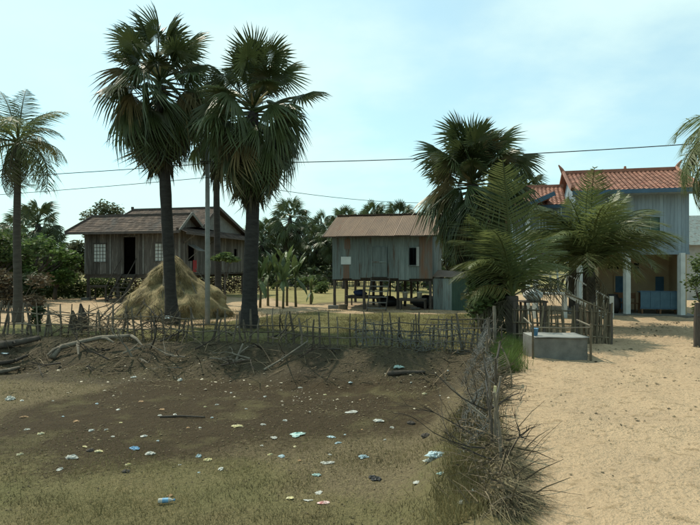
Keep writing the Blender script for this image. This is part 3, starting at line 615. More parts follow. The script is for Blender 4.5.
t = thing('panel_counter', 'long blue panelled counter standing in front of the plaster wall', 'counter', loc2(H3,-1.1,.2,.06), YAW)
for i in range(4): MB().bb(-.82+i*.41, -.42+i*.41, -.02, .02, .28, 1.0).build('panel', M_bluepanel, t)
MB().bb(-.84, .84, -.03, .03, 1.0, 1.05).build('top_rail', M_bluetrim, t); MB().bb(-.84, .84, -.03, .03, .22, .28).build('bottom_rail', M_bluetrim, t)
MB().bb(-.84, .84, .03, .6, .96, 1.0).build('top', M_bluepanel, t)
for u in (-.75, 0, .75):
    for v in (0, .55): MB().bb(u-.035, u+.035, v-.03, v+.03, 0, .96 if v else .22).build('leg', M_brownpaint, t)
def chair(at, rz, label):
    t = thing('wooden_chair', label, 'chair', at, rz, None); m = M_brownpaint
    MB().box((0,0,.44), (.44,.44,.04)).build('seat', m, t)
    for a in (-1,1):
        MB().box((a*.19,-.19,.21), (.045,.045,.42)).build('leg', m, t); MB().box((a*.19,.19,.46), (.045,.045,.92)).build('leg', m, t)
    MB().box((0,.19,.78), (.34,.03,.26)).build('backrest', m, t)
chair(loc2(H3,-2.15,.7,.06), YAW+.2, 'brown wooden chair at the end of the blue counter'); chair(loc2(H3,-2.75,1.0,.06), YAW-.5, 'brown wooden chair tucked behind the white column')
t = thing('storage_jar', 'large dark water jar in shade beside the white column', 'jar', loc2(H3,-3.1,.3,.06)); MB().lathe([(0,0),(.24,0),(.38,.3),(.36,.62),(.24,.8),(.27,.86),(.2,.84),(0,.7)]).build('body', M_black, t, True)
# white jar on a stand behind the bamboo fence
p = onground(6.9, 21.5)
t = thing('water_jar', 'round white water jar on wooden stand behind bamboo fence', 'jar', p)
MB().lathe([(0,1.0),(.2,1.0),(.36,1.16),(.36,1.28),(.2,1.4),(.12,1.42),(.12,1.47),(0,1.47)], n=18).build('body', M_whitepaint, t, True)
s = MB().box((0,0,.97), (.9,.7,.06)).build('stand', M_post, t)
for a in (-.38,.38):
    for b in (-.28,.28): MB().box((a,b,.45), (.07,.07,1.0)).build('leg', M_post, s)
# pale neighbouring house
t = thing('neighbour_house', 'pale whitewashed house half hidden beyond the blue house', 'house', (22.5, 36.0, 0), YAW)
MB().bb(-1.2, 6, 0, 6, 0, 3.6).build('wall', M_gable, t)
MB().add([(-1.7,-.6,3.5),(6.5,-.6,3.5),(6.5,3,5.6),(-1.7,3,5.6),(6.5,6.6,3.5),(-1.7,6.6,3.5)], [(0,1,2,3),(3,2,4,5)]).build('roof', M_tin, t)
MB().add([(-1.21,0,3.6),(-1.21,6,3.6),(-1.21,3,5.4)], [(0,1,2)]).build('gable', M_gable, t)
window(t, 'y', 0, -.4, .5, 1.4, 2.6, M_shutter, M_whitepaint, (1,0))

# ------------------------------------------------------------------ palms
def fan_mesh(seed, fold, droop, n=34, span=2.35, p=1.0, m=M_fan, Rb=1.0, ragged=.1):
    r = random.Random(seed); mb = MB(); da = 2*span/n
    def P(rad, a, lift=0, dr=0):
        x, y = rad*math.cos(a), rad*math.sin(a)
        return (p+x, y*(1-.35*fold), -fold*abs(y)*.9 - droop*rad*rad + lift - dr)
    for i in range(n):
        a = -span+(i+.5)*da; L = Rb*(.74+.26*math.cos(a*.55))*r.uniform(1-ragged, 1.06); td = r.uniform(0, .16)*(1+2*droop)*L; aw = a+r.uniform(-.05,.05)
        rm, r8 = .42*L, .74*L; h = da/2*1.04; up = .045*L
        V = [P(.03,a), P(rm,a-h), P(rm,a,up), P(rm,a+h), P(r8,aw-h*.5,0,td*.25), P(r8,aw,up*.7,td*.25), P(r8,aw+h*.5,0,td*.25), P(L,aw,0,td)]
        mb.add(V, [(0,1,2),(0,2,3),(1,4,5,2),(2,5,6,3),(4,7,5),(5,7,6)])
    mb.tube([(0,0,0),(p*.5,0,-.01),(p+.1,0,0)], [.05,.03,.018], 4)
    me = mb.mesh('fan_leaf', m); return me
def dead_fan(seed):
    r = random.Random(seed); mb = MB(); n = 22
    for i in range(n):
        a = r.uniform(-.55,.55); L = r.uniform(.8,1.25); w = .045; y1 = math.sin(a)*.5; x0 = .6
        z = r.uniform(-.12,.12)
        mb.add([(x0,0,0),(x0+.5*L,y1*L-w,z),(x0+.5*L,y1*L+w,z+.02),(x0+L,y1*1.3*L+r.uniform(-.1,.1),z*1.6)], [(0,1,2),(1,3,2)])
    mb.tube([(0,0,0),(x0+.05,0,0)], [.045,.02], 4); return mb.mesh('dead_fan_leaf', M_fandead)
FAN_UP = [fan_mesh(s, f, d) for s, f, d in ((1,.35,.05),(2,.55,.12),(3,.2,.10),(4,.75,.15))]
FAN_LOW = [fan_mesh(s, f, d, span=2.1, Rb=1.08, ragged=.2) for s, f, d in ((5,.8,.4),(6,1.0,.55),(7,.6,.5))]
FAN_DEAD = [dead_fan(s) for s in (11,12,13)]
FAN_LONG = [fan_mesh(s, f, d, p=1.5, Rb=.92, n=32) for s, f, d in ((15,.35,.1),(16,.6,.2),(17,.2,.15),(18,.8,.25))]
FAN_BROWN = [fan_mesh(s, f, d, span=1.9, Rb=1.0, ragged=.3, m=M_fanbrown) for s, f, d in ((25,.7,.3),(26,1.0,.6))]
FAN_FAR = [fan_mesh(s, f, d, n=20, p=1.15, Rb=.85) for s, f, d in ((21,.4,.25),(22,.7,.45),(23,.9,.3))]
def orient(dirv, roll=0):
    x = Vector(dirv).normalized(); up = Vector((0,0,1)) if abs(x.z) < .985 else Vector((0.2,1,0)); y = up.cross(x).normalized(); z = x.cross(y)
    m = Matrix((x, y, z)).transposed(); return m @ Matrix.Rotation(roll, 3, 'X')
def place_frond(name, me, parent, loc, az, el, s=1.0, roll=0):
    d = (math.cos(el)*math.cos(az), math.cos(el)*math.sin(az), math.sin(el))
    m = orient(d, roll).to_4x4(); m = Matrix.Translation(loc) @ m @ Matrix.Scale(s, 4)
    return put(name, me, parent, mw=m)
def trunk_mesh(pts, rad, n=12, ring=.0):
    mb = MB(); P = []; Rr = []
    k = len(pts)*6
    for i in range(k+1):
        t = i/k*(len(pts)-1); j = min(int(t), len(pts)-2); f = t-j
        P.append(Vector(pts[j]).lerp(Vector(pts[j+1]), f)); Rr.append((rad[j]*(1-f)+rad[j+1]*f)*(1+(ring if i % 2 else -ring)+U(-.015,.015)))
    return mb.tube(P, Rr, n)
def palmyra(name, label, base, top, r0, r1, n_up, n_low, n_dead, s=1.0, group=None, far=False, seed=0, skirt=1.6, bias=None):
    random.seed(seed+100)
    base = Vector(base); t = thing(name, label, 'palm tree', base, 0, group); tp = Vector(top)-base
    mid = tp*.5+Vector((U(-.08,.08),U(-.05,.05),0))
    trunk_mesh([(0,0,-.3),(0,0,.25),tp*.12,mid,tp*.97], [r0*1.25,r0*1.08,r0*.82,(r0+r1)*.45,r1], 8 if far else 12, .02).build('trunk', M_trunk, t, True)
    up, low = (FAN_FAR, FAN_FAR) if far else (FAN_LONG+FAN_LONG+FAN_UP[:2]+[FAN_BROWN[0]], FAN_LOW*3+FAN_BROWN)
    k = 0
    for i in range(n_up):
        f = i/max(1, n_up-1); el = R(82-72*f+U(-9,9)); az = k*2.3999+U(-.25,.25); k += 1
        place_frond('frond', random.choice(up), t, tp+Vector((0,0,U(-.15,.1))), az, el, s*U(.85,1.12), U(-.5,.5))
    for i in range(n_low):
        f = i/max(1, n_low-1); el = R(8-72*f+U(-8,8)); az = k*2.3999+U(-.25,.25); k += 1
        place_frond('frond', random.choice(low), t, tp+Vector((0,0,-.1-.9*f)), az, el, s*U(.98,1.25), U(-.6,.6))
    for i in range(n_dead):
        f = i/max(1, n_dead-1); el = R(-58-26*f+U(-8,6)); az = k*2.3999+U(-.3,.3); k += 1
        place_frond('dead_frond', random.choice(FAN_DEAD), t, tp+Vector((0,0,-.3-skirt*f)), az, el, s*U(.85,1.15), U(-3,3))
    if not far:
        for i in range(7):
            az = U(0,6.28); el = R(U(25,70)); d = Vector((math.cos(el)*math.cos(az), math.cos(el)*math.sin(az), math.sin(el)))
            MB().tube([tp+d*.1, tp+d*U(.7,1.1)], [.06,.028], 5).build('leaf_stalk', M_petiole, t)
    return t
b1 = onground((172-350)/FPX*21.9, 21.9); b2 = onground((249-350)/FPX*20.7, 20.7)
palmyra('palmyra_palm', 'tallest palmyra palm, its dark trunk rising in front of the haystack', b1, wp(160,80,21.7), .27, .21, 25, 44, 40, 1.12, 'tall palmyra palms in the yard', seed=1, skirt=1.5)
palmyra('palmyra_palm', 'palmyra palm with thick flared trunk standing clear of the haystack', b2, wp(253,106,20.6), .33, .20, 24, 42, 36, 1.08, 'tall palmyra palms in the yard', seed=5, skirt=1.7)
palmyra('palmyra_palm', 'palmyra palm with slim brown trunk behind the concrete pole', onground(-7.45,32.3), wp(216,120,32.3), .22, .17, 8, 16, 20, 1.05, 'tall palmyra palms in the yard', seed=9, skirt=2.0)
palmyra('palmyra_palm', 'bushy palmyra palm between the tin house and the blue house', onground((488-350)/FPX*19.6,19.6), wp(472,180,19.4), .24, .2, 44, 46, 26, .92, None, seed=13, skirt=1.2)
def coco_mesh(seed, L, bend, m=M_coco, n=52, hang=.75, lw=.027):
    r = random.Random(seed); mb = MB(); pts = []; x = z = 0.0; K = 16; a = 0.0; y = 0
    for i in range(K+1):
        pts.append(Vector((x, y, z))); t = i/K; a = -bend*t**1.5; x += L/K*math.cos(a); z += L/K*math.sin(a); y += L/K*.04*math.sin(seed)*t
    mb.tube(pts, [.045*(1-.9*i/K)+.006 for i in range(K+1)], 4)
    for i in range(n):
        t = .14+.86*(i+.5)/n; j = min(int(t*K), K-1); p = pts[j].lerp(pts[j+1], t*K-j); d = (pts[j+1]-pts[j]).normalized()
        ll = L*.26*math.sin(math.pi*min(1, .16+t*.86))**.7*r.uniform(.85,1.1)+.12
        for sg in (-1, 1):
            if r.random() < .07: continue
            side = Vector((r.uniform(-.12,.12), sg, r.uniform(-.1,.1))); h = hang*r.uniform(.4,1.7)
            dr = (d*.42+side*(1-.2*min(h,1.2))+Vector((0,0,-h*.5+.12))).normalized(); up = d.cross(dr).normalized()
            q1 = p+dr*ll*.55+Vector((0,0,-.05*ll*h)); q2 = p+dr*ll*.98+Vector((0,0,-.42*ll*(h+.2)))
            w = d*lw
            mb.add([p-w*.6, p+w*.6, q1+w*.8, q1-w*.8, q2], [(0,1,2,3),(3,2,4)])
    return mb.mesh('coconut_leaf', m)
CO = [coco_mesh(31,3.4,1.5), coco_mesh(32,3.4,2.0,hang=.9), coco_mesh(33,3.4,2.4,hang=1.0), coco_mesh(34,3.4,.6,hang=.5)]
COY = [coco_mesh(35,3.4,1.7,M_cocoyel,hang=.9)]
COD = [coco_mesh(36,3.0,1.2,M_fandead,n=30,hang=1.3)]
def coconut(name, label, base, top, r0, r1, fronds, s=1.0, seed=0, group=None, bulge=1.5):
    random.seed(seed+200); base = Vector(base); t = thing(name, label, 'palm tree', base, 0, group); tp = Vector(top)-base
    trunk_mesh([(0,0,-.3),(0,0,.2),tp*.15,tp*.5+Vector((U(-.06,.06),0,0)),tp], [r0*bulge,r0*1.3,r0,(r0+r1)/2,r1], 10, .03).build('trunk', M_cotrunk, t, True)
    for f in fronds:
        az, el, kind = f[:3]; ss = f[3] if len(f) > 3 else U(.9,1.1)
        me = COY[0] if kind == 'y' else COD[0] if kind == 'd' else CO[kind]
        place_frond('dead_frond' if kind == 'd' else 'frond', me, t, tp+Vector((0,0,U(-.1,.1))), R(az), R(el), s*ss, U(-.3,.3))
    return t
# azimuth 0 = +X (towards the picture's right side), 90 = away
coconut('coconut_palm', 'slender coconut palm rising behind the stick fence beside the green trees', onground((18-350)/FPX*22.8,22.8), wp(18,143,22.8), .17, .12,
    [(95,80,3,.8),(60,72,0,.75),(20,68,0,.75),(150,70,3,.8),(185,50,0,.85),(230,60,0),(300,45,1,.9),(10,14,'y',.68),(100,40,1,.7),(70,30,2,.7),(120,30,1,.7),(260,30,1,.7),(300,10,2,.7),(0,45,1,.6),(45,20,1,.6),(160,-40,2,.7),(345,-45,2,.55),(190,-60,2,.7),(215,-50,2,.7),(-20,-5,1,.65),(-8,30,1,.55),(170,10,2,.8),(200,-15,2),(250,5,2),(140,-25,2,.8),(330,-30,2,.6),(90,10,2),(60,-20,2,.7),(280,-40,'d',.8),(180,-50,'d',.8),(30,-60,'d',.6),(215,30,1,.9)], .98, 3)
yc = onground((592-350)/FPX*21.6, 21.6)
coconut('coconut_palm', 'short coconut palm with arching fronds before the blue house stairs', yc, wp(591,272,21.6), .17, .15,
    [(90,86,3,1.1),(160,82,3,.95),(20,80,3,1.0),(200,78,3,.85),(340,78,3,.9),(155,80,0,1.12),(178,72,0,1.1),(186,62,1,1.05),(176,50,1,.95),(30,80,0,1.05),(3,72,0,1.1),(-8,62,1,1.1),(4,50,1,1.0),(12,38,2,.8),(255,76,0,1.0),(290,66,1,1.0),(215,62,1,1.0),(325,62,1,1.0),(60,66,1,1.0),(120,66,1,1.0),(168,-2,'d',.75),(335,76,0,1.0),(168,36,2,.8),(300,50,2,.85),(238,48,2,.85),(195,74,0,1.1),(170,60,1,1.05),(20,66,1,1.05),(350,56,1,1.0),(275,80,0,1.0),(310,72,1,1.0),(190,40,2,.85),(225,-50,'d',.4),(300,-50,'d',.4),(0,-40,'d',.5)], 1.04, 4, bulge=1.3)
mc = onground((515-350)/FPX*17.6, 17.6)
coconut('coconut_palm', 'dark coconut palm beside the end of the bamboo fence', mc, wp(512,296,17.5), .24, .19,
    [(115,87,3,1.12),(170,80,3,.85),(190,72,3,.75),(150,80,0,.9),(185,66,1,.66),(190,50,1,.6),(25,80,0,.75),(5,64,1,.6),(-8,48,1,.5),(235,78,0,.8),(205,62,1,.65),(100,66,1,.7),(320,70,1,.6),(5,28,'d',.62),(196,40,2,.5),(205,34,'y',.42),(165,72,0,.72),(175,-10,'d',.42),(215,-30,'d',.4),(345,72,0,.6)], 1.12, 6, bulge=1.25)
rc = onground(12.2, 17.0)
coconut('coconut_palm', 'tall grey-green coconut palm leaning in past the gate post', rc, wp(752,130,17.2), .18, .13,
    [(150,40,2,.85),(185,32,2,.8),(170,10,2,.85),(195,-12,2,.95),(205,-30,2,.9),(182,0,1,1.05),(160,-5,1,1.0),(200,20,1,.9),(215,0,1,.9),(150,-20,1,1.0),(190,-45,1,.9),(168,24,1,.8),(178,-22,1,1.05),(230,10,2,.8),(90,50,1),(60,20,1),(10,30,1),(300,40,1),(330,10,2),(130,10,2,.9),(250,40,1,.8),(175,-28,1,1.0),(110,-10,2)], .92, 8)

# far palmyras
ORD2 = ['first','second','third','fourth','fifth','sixth','seventh','eighth','ninth','tenth','eleventh','twelfth']
far_p = [(38,222,44,.95),(22,226,47,.9),(50,243,46,.8),(62,262,52,.6),(290,216,58,1.15),(262,238,60,1.0),(316,240,62,1.0),(300,252,66,.8),(345,223,52,.9),(373,220,50,.9),(399,218,48,.85),(436,224,50,.9),(275,262,72,.8),(330,250,70,.9),(455,240,56,.9),(525,190,46,1.0)]
fl = ['palmyra palm with round crown just behind the slender coconut palm', 'dark palmyra at the frame edge behind the slender coconut palm', 'lower palmyra palm crown overlapping the green trees', 'small distant palmyra over the tree line', 'biggest palmyra in the grove between the two stilt houses',
      'palmyra half hidden by the thick trunk near the wooden house', 'palmyra standing close to the tin house wall behind the bananas', 'short palmyra deep in the grove between stilt houses', 'palmyra crown above the ridge end of the tin roof by the grove', 'middle palmyra crown showing above the tin roof', 'palmyra crown above the middle of the tin roof towards the bushy palm',
      'palmyra crown showing past the roof end of the tin house', 'far small palmyra low behind the banana clump', 'far palmyra seen low beside the tin house wall', 'palmyra behind the bushy palm near the tin house', 'dark palmyra top beyond the wing of the blue house']
for i, ((px, py, d, s), l) in enumerate(zip(far_p, fl)):
    palmyra('palmyra_palm', l, onground((px-350)/FPX*d, d), wp(px, py, d), .3, .2, 15, 24, 26, 1.0*s, 'palmyras behind the houses', True, 40+i, 2.6)

rear = [(250,240,64),(269,230,66),(283,242,62),(304,233,68),(321,228,64),(334,236,60),(357,226,58),(386,224,57),(412,226,58),(426,232,55),(448,228,60),(466,236,62)]
for i, (px, py, d) in enumerate(rear):
    palmyra('palmyra_palm', f'{ORD2[i]} palmyra of the dense far row, counting from wooden house', onground((px-350)/FPX*d, d), wp(px, py, d), .3, .2, 12, 20, 22, 1.0, 'dense far row of palmyras', True, 140+i, 2.8)

# ------------------------------------------------------------------ broadleaf trees, shrubs, hedges
def leaf_mesh(name, blobs, n, size, m, seed=0, flat=.5):
    g = np.random.default_rng(seed); tot = sum(b[3]*b[4]*b[5] for b in blobs)**1.0; Vs = []; rn = []
    for (cx, cy, cz, rx, ry, rz) in blobs:
        k = max(8, int(n*(rx*ry*rz)/tot)); d = g.normal(size=(k,3)); d /= np.linalg.norm(d, axis=1, keepdims=True)
        rad = g.random(k)**(1/2.2)*(1+.25*g.normal(size=k)*.5); c = np.array([cx,cy,cz])+d*rad[:,None]*np.array([rx,ry,rz])
        a = g.normal(size=(k,3)); a /= np.linalg.norm(a, axis=1, keepdims=True); b = np.cross(a, g.normal(size=(k,3))); b /= np.linalg.norm(b, axis=1, keepdims=True)
        a[:,2] *= flat; s = size*(.6+.8*g.random(k))[:,None]
        Vs.append(np.stack([c-a*s, c+b*s*.45, c+a*s, c-b*s*.45], 1)); rn.append(np.clip(.5+.25*g.normal(size=k)+.35*(g.random()-.5), 0, 1))
    V = np.concatenate(Vs).reshape(-1,3); F = np.arange(len(V)).reshape(-1,4)
    return np_mesh(name, V, F, m, np.concatenate(rn))
def tree(name, label, cat, base, blobs, n, size, m, seed=0, tr=.12, group=None, stems=1, mb_=M_bark):
    random.seed(seed+300); t = thing(name, label, cat, base, 0, group)
    fork = min(b[2]-b[5]*.6 for b in blobs)*.75
    if fork > .25:
        b = MB(); b.tube([(0,0,-.2),(U(-.05,.05),U(-.05,.05),fork*.5),(U(-.1,.1),0,fork)], [tr*1.3,tr,tr*.85], 8)
        for bl in blobs:
            c = Vector(bl[:3]); s0 = Vector((0,0,fork*U(.8,1))); b.tube([s0, s0.lerp(c,.5)+Vector((0,0,U(-.1,.25))), c+Vector((0,0,bl[5]*.3))], [tr*.6,tr*.35,tr*.1], 5)
            for _ in range(2):
                e = c+Vector((U(-1,1)*bl[3],U(-1,1)*bl[4],U(-.5,.9)*bl[5]))*.8; b.tube([s0.lerp(c,.55), e], [tr*.25,tr*.06], 4)
        b.build('trunk', mb_, t, True)
    else:
        b = MB()
        for bl in blobs:
            for _ in range(3): b.tube([(bl[0]*.4+U(-.1,.1),bl[1]*.4,-.1), (bl[0]+U(-.6,.6)*bl[3],bl[1],bl[2]+U(0,.7)*bl[5])], [.025,.008], 4)
        b.build('stems', mb_, t)
    put('crown', leaf_mesh('crown', blobs, n, size, m, seed), t); return t
def rb(n, spread, z0, z1, r0, r1, seed):
    g = random.Random(seed); return [(g.uniform(-1,1)*spread, g.uniform(-1,1)*spread*.7, g.uniform(z0,z1), g.uniform(r0,r1), g.uniform(r0,r1), g.uniform(r0,r1)*.75) for _ in range(n)]
def at(px, d): return onground((px-350)/FPX*d, d)
tree('broadleaf_tree', 'airy small-leaved tree rising behind the wooden house roof', 'tree', at(103,52), [(-1.1,0,6.4,.9,.9,.9),(0,0,7.3,.8,.9,.8),(1.1,0,7.0,.9,.9,.8),(.2,.3,6.2,1.0,.9,.8),(-1.3,0,5.2,.7,.7,.6),(1.6,0,6.0,.7,.7,.6),(-.2,0,5.2,.9,.9,.6)], 2600, .16, M_leafgrey, 1, .14)
tree('broadleaf_tree', 'bright green spreading tree behind the slender coconut palm', 'tree', at(28,36), rb(24,2.2,1.9,4.0,.5,.9,5), 5600, .15, M_leaflight, 2, .2)
tree('broadleaf_tree', 'dark leafy tree at the frame edge beyond the stick fence', 'tree', at(-14,33), rb(20,2.2,1.4,4.2,.5,.9,6), 4600, .15, M_leafmid, 3, .2)
tree('broadleaf_tree', 'dusty small tree beside the corner of wooden house', 'tree', at(72,44), rb(12,1.6,1.6,3.6,.5,.9,7), 4200, .15, M_leafgrey, 4, .14)
tree('broadleaf_tree', 'dull green tree filling the gap before the dusty tree', 'tree', at(47,41), rb(16,2.0,1.0,3.0,.45,.8,8), 3400, .14, M_leafgrey, 5, .14)
tree('shrub', 'dark shrub at foot of the green tree near hedge', 'shrub', at(22,33), rb(12,1.9,.4,1.9,.5,.8,9), 4200, .13, M_leafdark, 6)
tree('shrub', 'yellow-green shrub poking above the hedge', 'shrub', at(55,37), rb(6,.8,.9,1.9,.35,.55,10), 1600, .13, M_leaflight, 7)
tree('shrub', 'dry brown shrub behind the coconut palm trunk', 'shrub', at(3,28), rb(9,1.3,.4,1.7,.4,.8,11), 2600, .12, M_leafdry, 8)
tree('shrub', 'tiny leafy sapling growing against the stick fence', 'shrub', at(40,19.6), rb(5,.2,.3,.95,.16,.26,12), 500, .07, M_leafdark, 9)
def hedge(label, pts, h, m, n, seed, wid=.45):
    bl = []
    for a, b in zip(pts, pts[1:]):
        a, b = Vector(a), Vector(b); k = max(2, int((b-a).length/.45))
        for i in range(k): p = a.lerp(b, i/k); bl += [(p.x,p.y,h*.3,.5,wid,h*.38),(p.x,p.y,h*.72+U(-.08,.08),.45,wid*.9,h*.32)]
    t = thing('hedge', label, 'hedge', (0,0,0)); put('foliage', leaf_mesh('foliage', bl, n, .1, m, seed), t)
    b = MB()
    for bb in bl[::2]: b.tube([(bb[0],bb[1],-.1),(bb[0]+U(-.1,.1),bb[1],h*.8)], .02, 4)
    b.build('stems', M_bark, t, kind='stuff')
hedge('long clipped hedge along the yard behind the coconut palm', [(-23,36.3,0),(-19.6,38,0),(-15.5,40.5,0)], 1.35, M_leafmid, 9000, 3)
hedge('brown dry hedge running below the wooden house floor', [(-16.5,42,0),(-7,46,0)], 1.3, M_leafdry, 6000, 4)
tree('broadleaf_tree', 'sparse small tree growing beside the end of wooden house', 'tree', onground(-6.35,29.0), [(-.35,0,2.6,.4,.4,.2),(.3,0,2.55,.45,.4,.2),(0,.1,2.75,.35,.3,.16)], 420, .13, M_leafmid, 20, .035)
# shrubs at the corner of the lot, below the bushy palm
tree('shrub', 'light leafy shrub at the corner where the two fences meet', 'shrub', onground(4.55,18.0), rb(13,.5,.4,2.4,.3,.5,21), 2600, .12, M_leafmid, 21)
tree('shrub', 'grey twiggy shrub under the bushy palmyra', 'shrub', onground(4.6,18.8), rb(9,.5,.3,2.2,.3,.5,22), 1500, .10, M_leafgrey, 22)
tree('shrub', 'tall leafy shrub filling the gap beside the lean-to', 'shrub', onground(5.3,21.2), rb(12,.6,.5,3.6,.4,.6,23), 2200, .12, M_leafmid, 23)
tree('broadleaf_tree', 'small-leaved tree against the last column of blue house', 'tree', onground(14.15,22.9), [(0,0,2.3,.5,.5,.5),(.35,0,1.7,.5,.5,.5),(-.35,0,1.6,.35,.4,.4),(.2,0,1.0,.4,.4,.35),(.5,0,2.7,.45,.45,.4),(.9,0,2.1,.6,.5,.6),(.8,0,1.2,.6,.5,.5),(1.1,0,3.1,.5,.5,.5),(-.1,0,.6,.35,.35,.3)], 3400, .085, M_leafmid, 24, .05)
tree('shrub', 'green shrub growing in yard behind the water jar', 'shrub', onground(8.0,31.0), rb(10,1.0,.6,2.6,.4,.7,25), 2600, .13, M_leafmid, 25)
tree('shrub', 'small green bush in the dry field by tin house', 'shrub', at(318,44), rb(5,.5,.3,.8,.3,.45,26), 700, .11, M_leafmid, 26)
tree('shrub', 'low green bush at the grove edge behind the bananas', 'shrub', at(308,50), rb(5,.9,.4,.9,.4,.6,27), 900, .12, M_leafmid, 27)
# distant belt of trees: reads as one mass
g = np.random.default_rng(77); bl = []
for i in range(330):
    x = -260+520*i/330+g.uniform(-1,1); d = 150+g.uniform(-12,25); hh = g.uniform(1.5,4.2)*(1.0 if x < -15 or x > 25 else .7)
    bl.append((x, d, hh*.5, 2.2, 2, hh*.62))
tag(put('distant_woods', leaf_mesh('distant_woods', bl, 26000, .55, M_leafgrey, 5)), 'low belt of far trees along the horizon', 'woods', kind='stuff')
bl = [(-8+i*.75, 52+U(-2,2), U(.7,1.6), .8, .8, U(.6,1.2)) for i in range(9)]+[(3.5+i*.9, 47+U(-2,2), U(.6,1.6), .8, .8, U(.5,1.2)) for i in range(8)]+[(-28+i*1.0+U(-.4,.4), 60+U(-3,3), U(.8,2.0), 1.1, 1, U(.9,1.6)) for i in range(26)]+[(-6+i*1.1, 74+U(-3,3), U(.6,1.2), 1.1, 1, U(.6,1.1)) for i in range(26)]
tag(put('undergrowth', leaf_mesh('undergrowth', bl, 12000, .24, M_leafdark, 6)), 'dusty undergrowth under the grove behind the houses', 'undergrowth', kind='stuff')

# banana clump
def banana_leaf(seed):
    r = random.Random(seed); V = []; Fc = []; K = 9; L = 1.7; x = z = 0; a = .25
    for i in range(K+1):
        t = i/K; w = .2*math.sin(math.pi*min(1,.12+t*.9))**.6*(1 if i < K else .1)*r.uniform(.85,1.05); V += [(x,-w,z-.08*w/.2+r.uniform(-.03,.03)),(x,0,z),(x,w,z-.08*w/.2+r.uniform(-.03,.03))]
        x += L/K*math.cos(a); z += L/K*math.sin(a); a -= 1.1/K*(.3+1.2*t)
    for i in range(K): Fc += [(3*i,3*i+1,3*i+4,3*i+3),(3*i+1,3*i+2,3*i+5,3*i+4)]
    return MB().add(V, Fc).mesh('banana_leaf', M_banana)
BL = [banana_leaf(s) for s in (1,2,3)]
blabels = ['banana plant at the end of the clump by the thick palm trunk', 'slim banana plant second from the thick palm trunk', 'tall banana plant in the middle of the clump', 'banana plant with an upright pale leaf in the clump', 'banana plant at the front of the clump', 'banana plant nearest the tin house in the clump', 'young banana plant standing apart towards the tin house']
for i, ((px, d, hh), l) in enumerate(zip(((260,30.5,1.7),(268,31.5,1.9),(277,31,2.1),(287,31.8,2.3),(283,30.2,1.6),(296,31.2,1.8),(311,33,.9)), blabels)):
    t = thing('banana_plant', l, 'banana plant', at(px,d), U(0,6), 'banana clump'); MB().tube([(0,0,-.1),(U(-.05,.05),0,hh*.5),(U(-.1,.1),0,hh)], [.075,.06,.04], 8).build('stem', M_bananastem, t, True)
    for k in range(7): place_frond('leaf', random.choice(BL), t, Vector((0,0,hh-.1+U(-.15,.1))), k*2.4+U(-.3,.3), R(U(48,82) if k < 5 else U(-60,-20)), (.5 if hh < 1 else .8)*U(.8,1.1), U(-.4,.4))

# ------------------------------------------------------------------ haystack, pole, cables
hc = onground(-7.75, 25.3)
def haystack():
    t = thing('haystack', 'big cone-shaped straw haystack in front of the wooden house', 'haystack', hc)
    n, k = 72, 34; V = []; Fc = []
    def rad(a, f):
        r = 2.4*(1-f**1.15)**.85*(1+.06*math.sin(3*a+1)+.05*math.sin(7*a))+.02
        c = math.cos(a-.1)
        if c > 0: r *= 1-.3*sm((f-.45)/.22)*c+.12*sm(f/.4)*sm((.5-f)/.1)*c
        return r
    def P(a, f):
        r = rad(a, f); j = float(fbm(a*3.1*1.0, f*4, 3, 3))*.62+float(fbm(a*9, f*13, 8, 2))*.2+.07*math.sin(f*16+2*math.sin(a*2)); return Vector(((r+j*(1-f*.7))*math.cos(a)*1.02-.1*f, (r+j)*math.sin(a)*.85, 2.7*f-.05))
    for j in range(k+1):
        for i in range(n): V.append(P(2*math.pi*i/n, j/k))
    for j in range(k):
        for i in range(n): Fc.append((j*n+i, j*n+(i+1)%n, (j+1)*n+(i+1)%n, (j+1)*n+i))
    MB().add(V, Fc).build('heap', M_straw, t, True)
    g = random.Random(5); Vv = []; Ff = []; rn = []
    for i in range(15000):
        a = g.uniform(0, 6.283); f = g.random()**.85*.98; p = P(a, f); o = Vector((math.cos(a), math.sin(a), .35)); dn = Vector((math.cos(a)*.55, math.sin(a)*.55, -.95)); tg = Vector((-math.sin(a), math.cos(a), 0))
        d = (dn+tg*g.gauss(0,.9)+o*g.uniform(-.1,.55)).normalized(); L = g.uniform(.1,.42); s = tg*.007; q = p+o*.01
        b = len(Vv); Vv += [q-s, q+s, q+d*L+o*.03]; Ff.append((b,b+1,b+2)); rn.append(g.random())
    o = put('loose_straw', np_mesh('loose_straw', [tuple(v) for v in Vv], Ff, M_straw, rn), t); o['kind'] = 'stuff'
haystack()
tag(MB().tube([hc+Vector((-.3,.1,2.2)), hc+Vector((-.35,.1,3.15))], [.03,.02], 5).build('stack_pole', M_stick), 'thin stick poking out of the haystack top', 'pole')
ORD = ['first','second','third','fourth','fifth','sixth','seventh','eighth','ninth']
for i in range(9):
    a = R(-118+i*15); x0 = hc + Vector((2.5*math.cos(a), 2.1*math.sin(a), 0)); x1 = hc+Vector((1.1*math.cos(a+U(-.3,.3)), .95*math.sin(a), U(1.3,1.9))); x0.z = hz(x0.x, x0.y)-.03
    o = MB().tube([x0, x0.lerp(x1,.5)+Vector((U(-.05,.05),0,.05)), x1+(x1-x0)*.15], [.035,.03,.02], 5).build('leaning_pole', M_deadwood)
    tag(o, f'{ORD[i]} bamboo pole propped on the haystack counting from the tall palm trunk', 'pole', 'poles leaning on the haystack')
for i in range(3):
    x0 = hc+Vector((-2.3-.2*i,-1.4-.1*i,0)); x1 = x0+Vector((1.0+.1*i,.9,1.0+.2*i))
    tag(MB().tube([x0, x1], [.03,.02], 5).build('leaning_pole', M_stick), f'{ORD[i]} thin stick propped at the stairs-side foot of haystack', 'pole', 'sticks at the haystack foot')
up = onground((207.5-350)/FPX*22.4, 22.4)
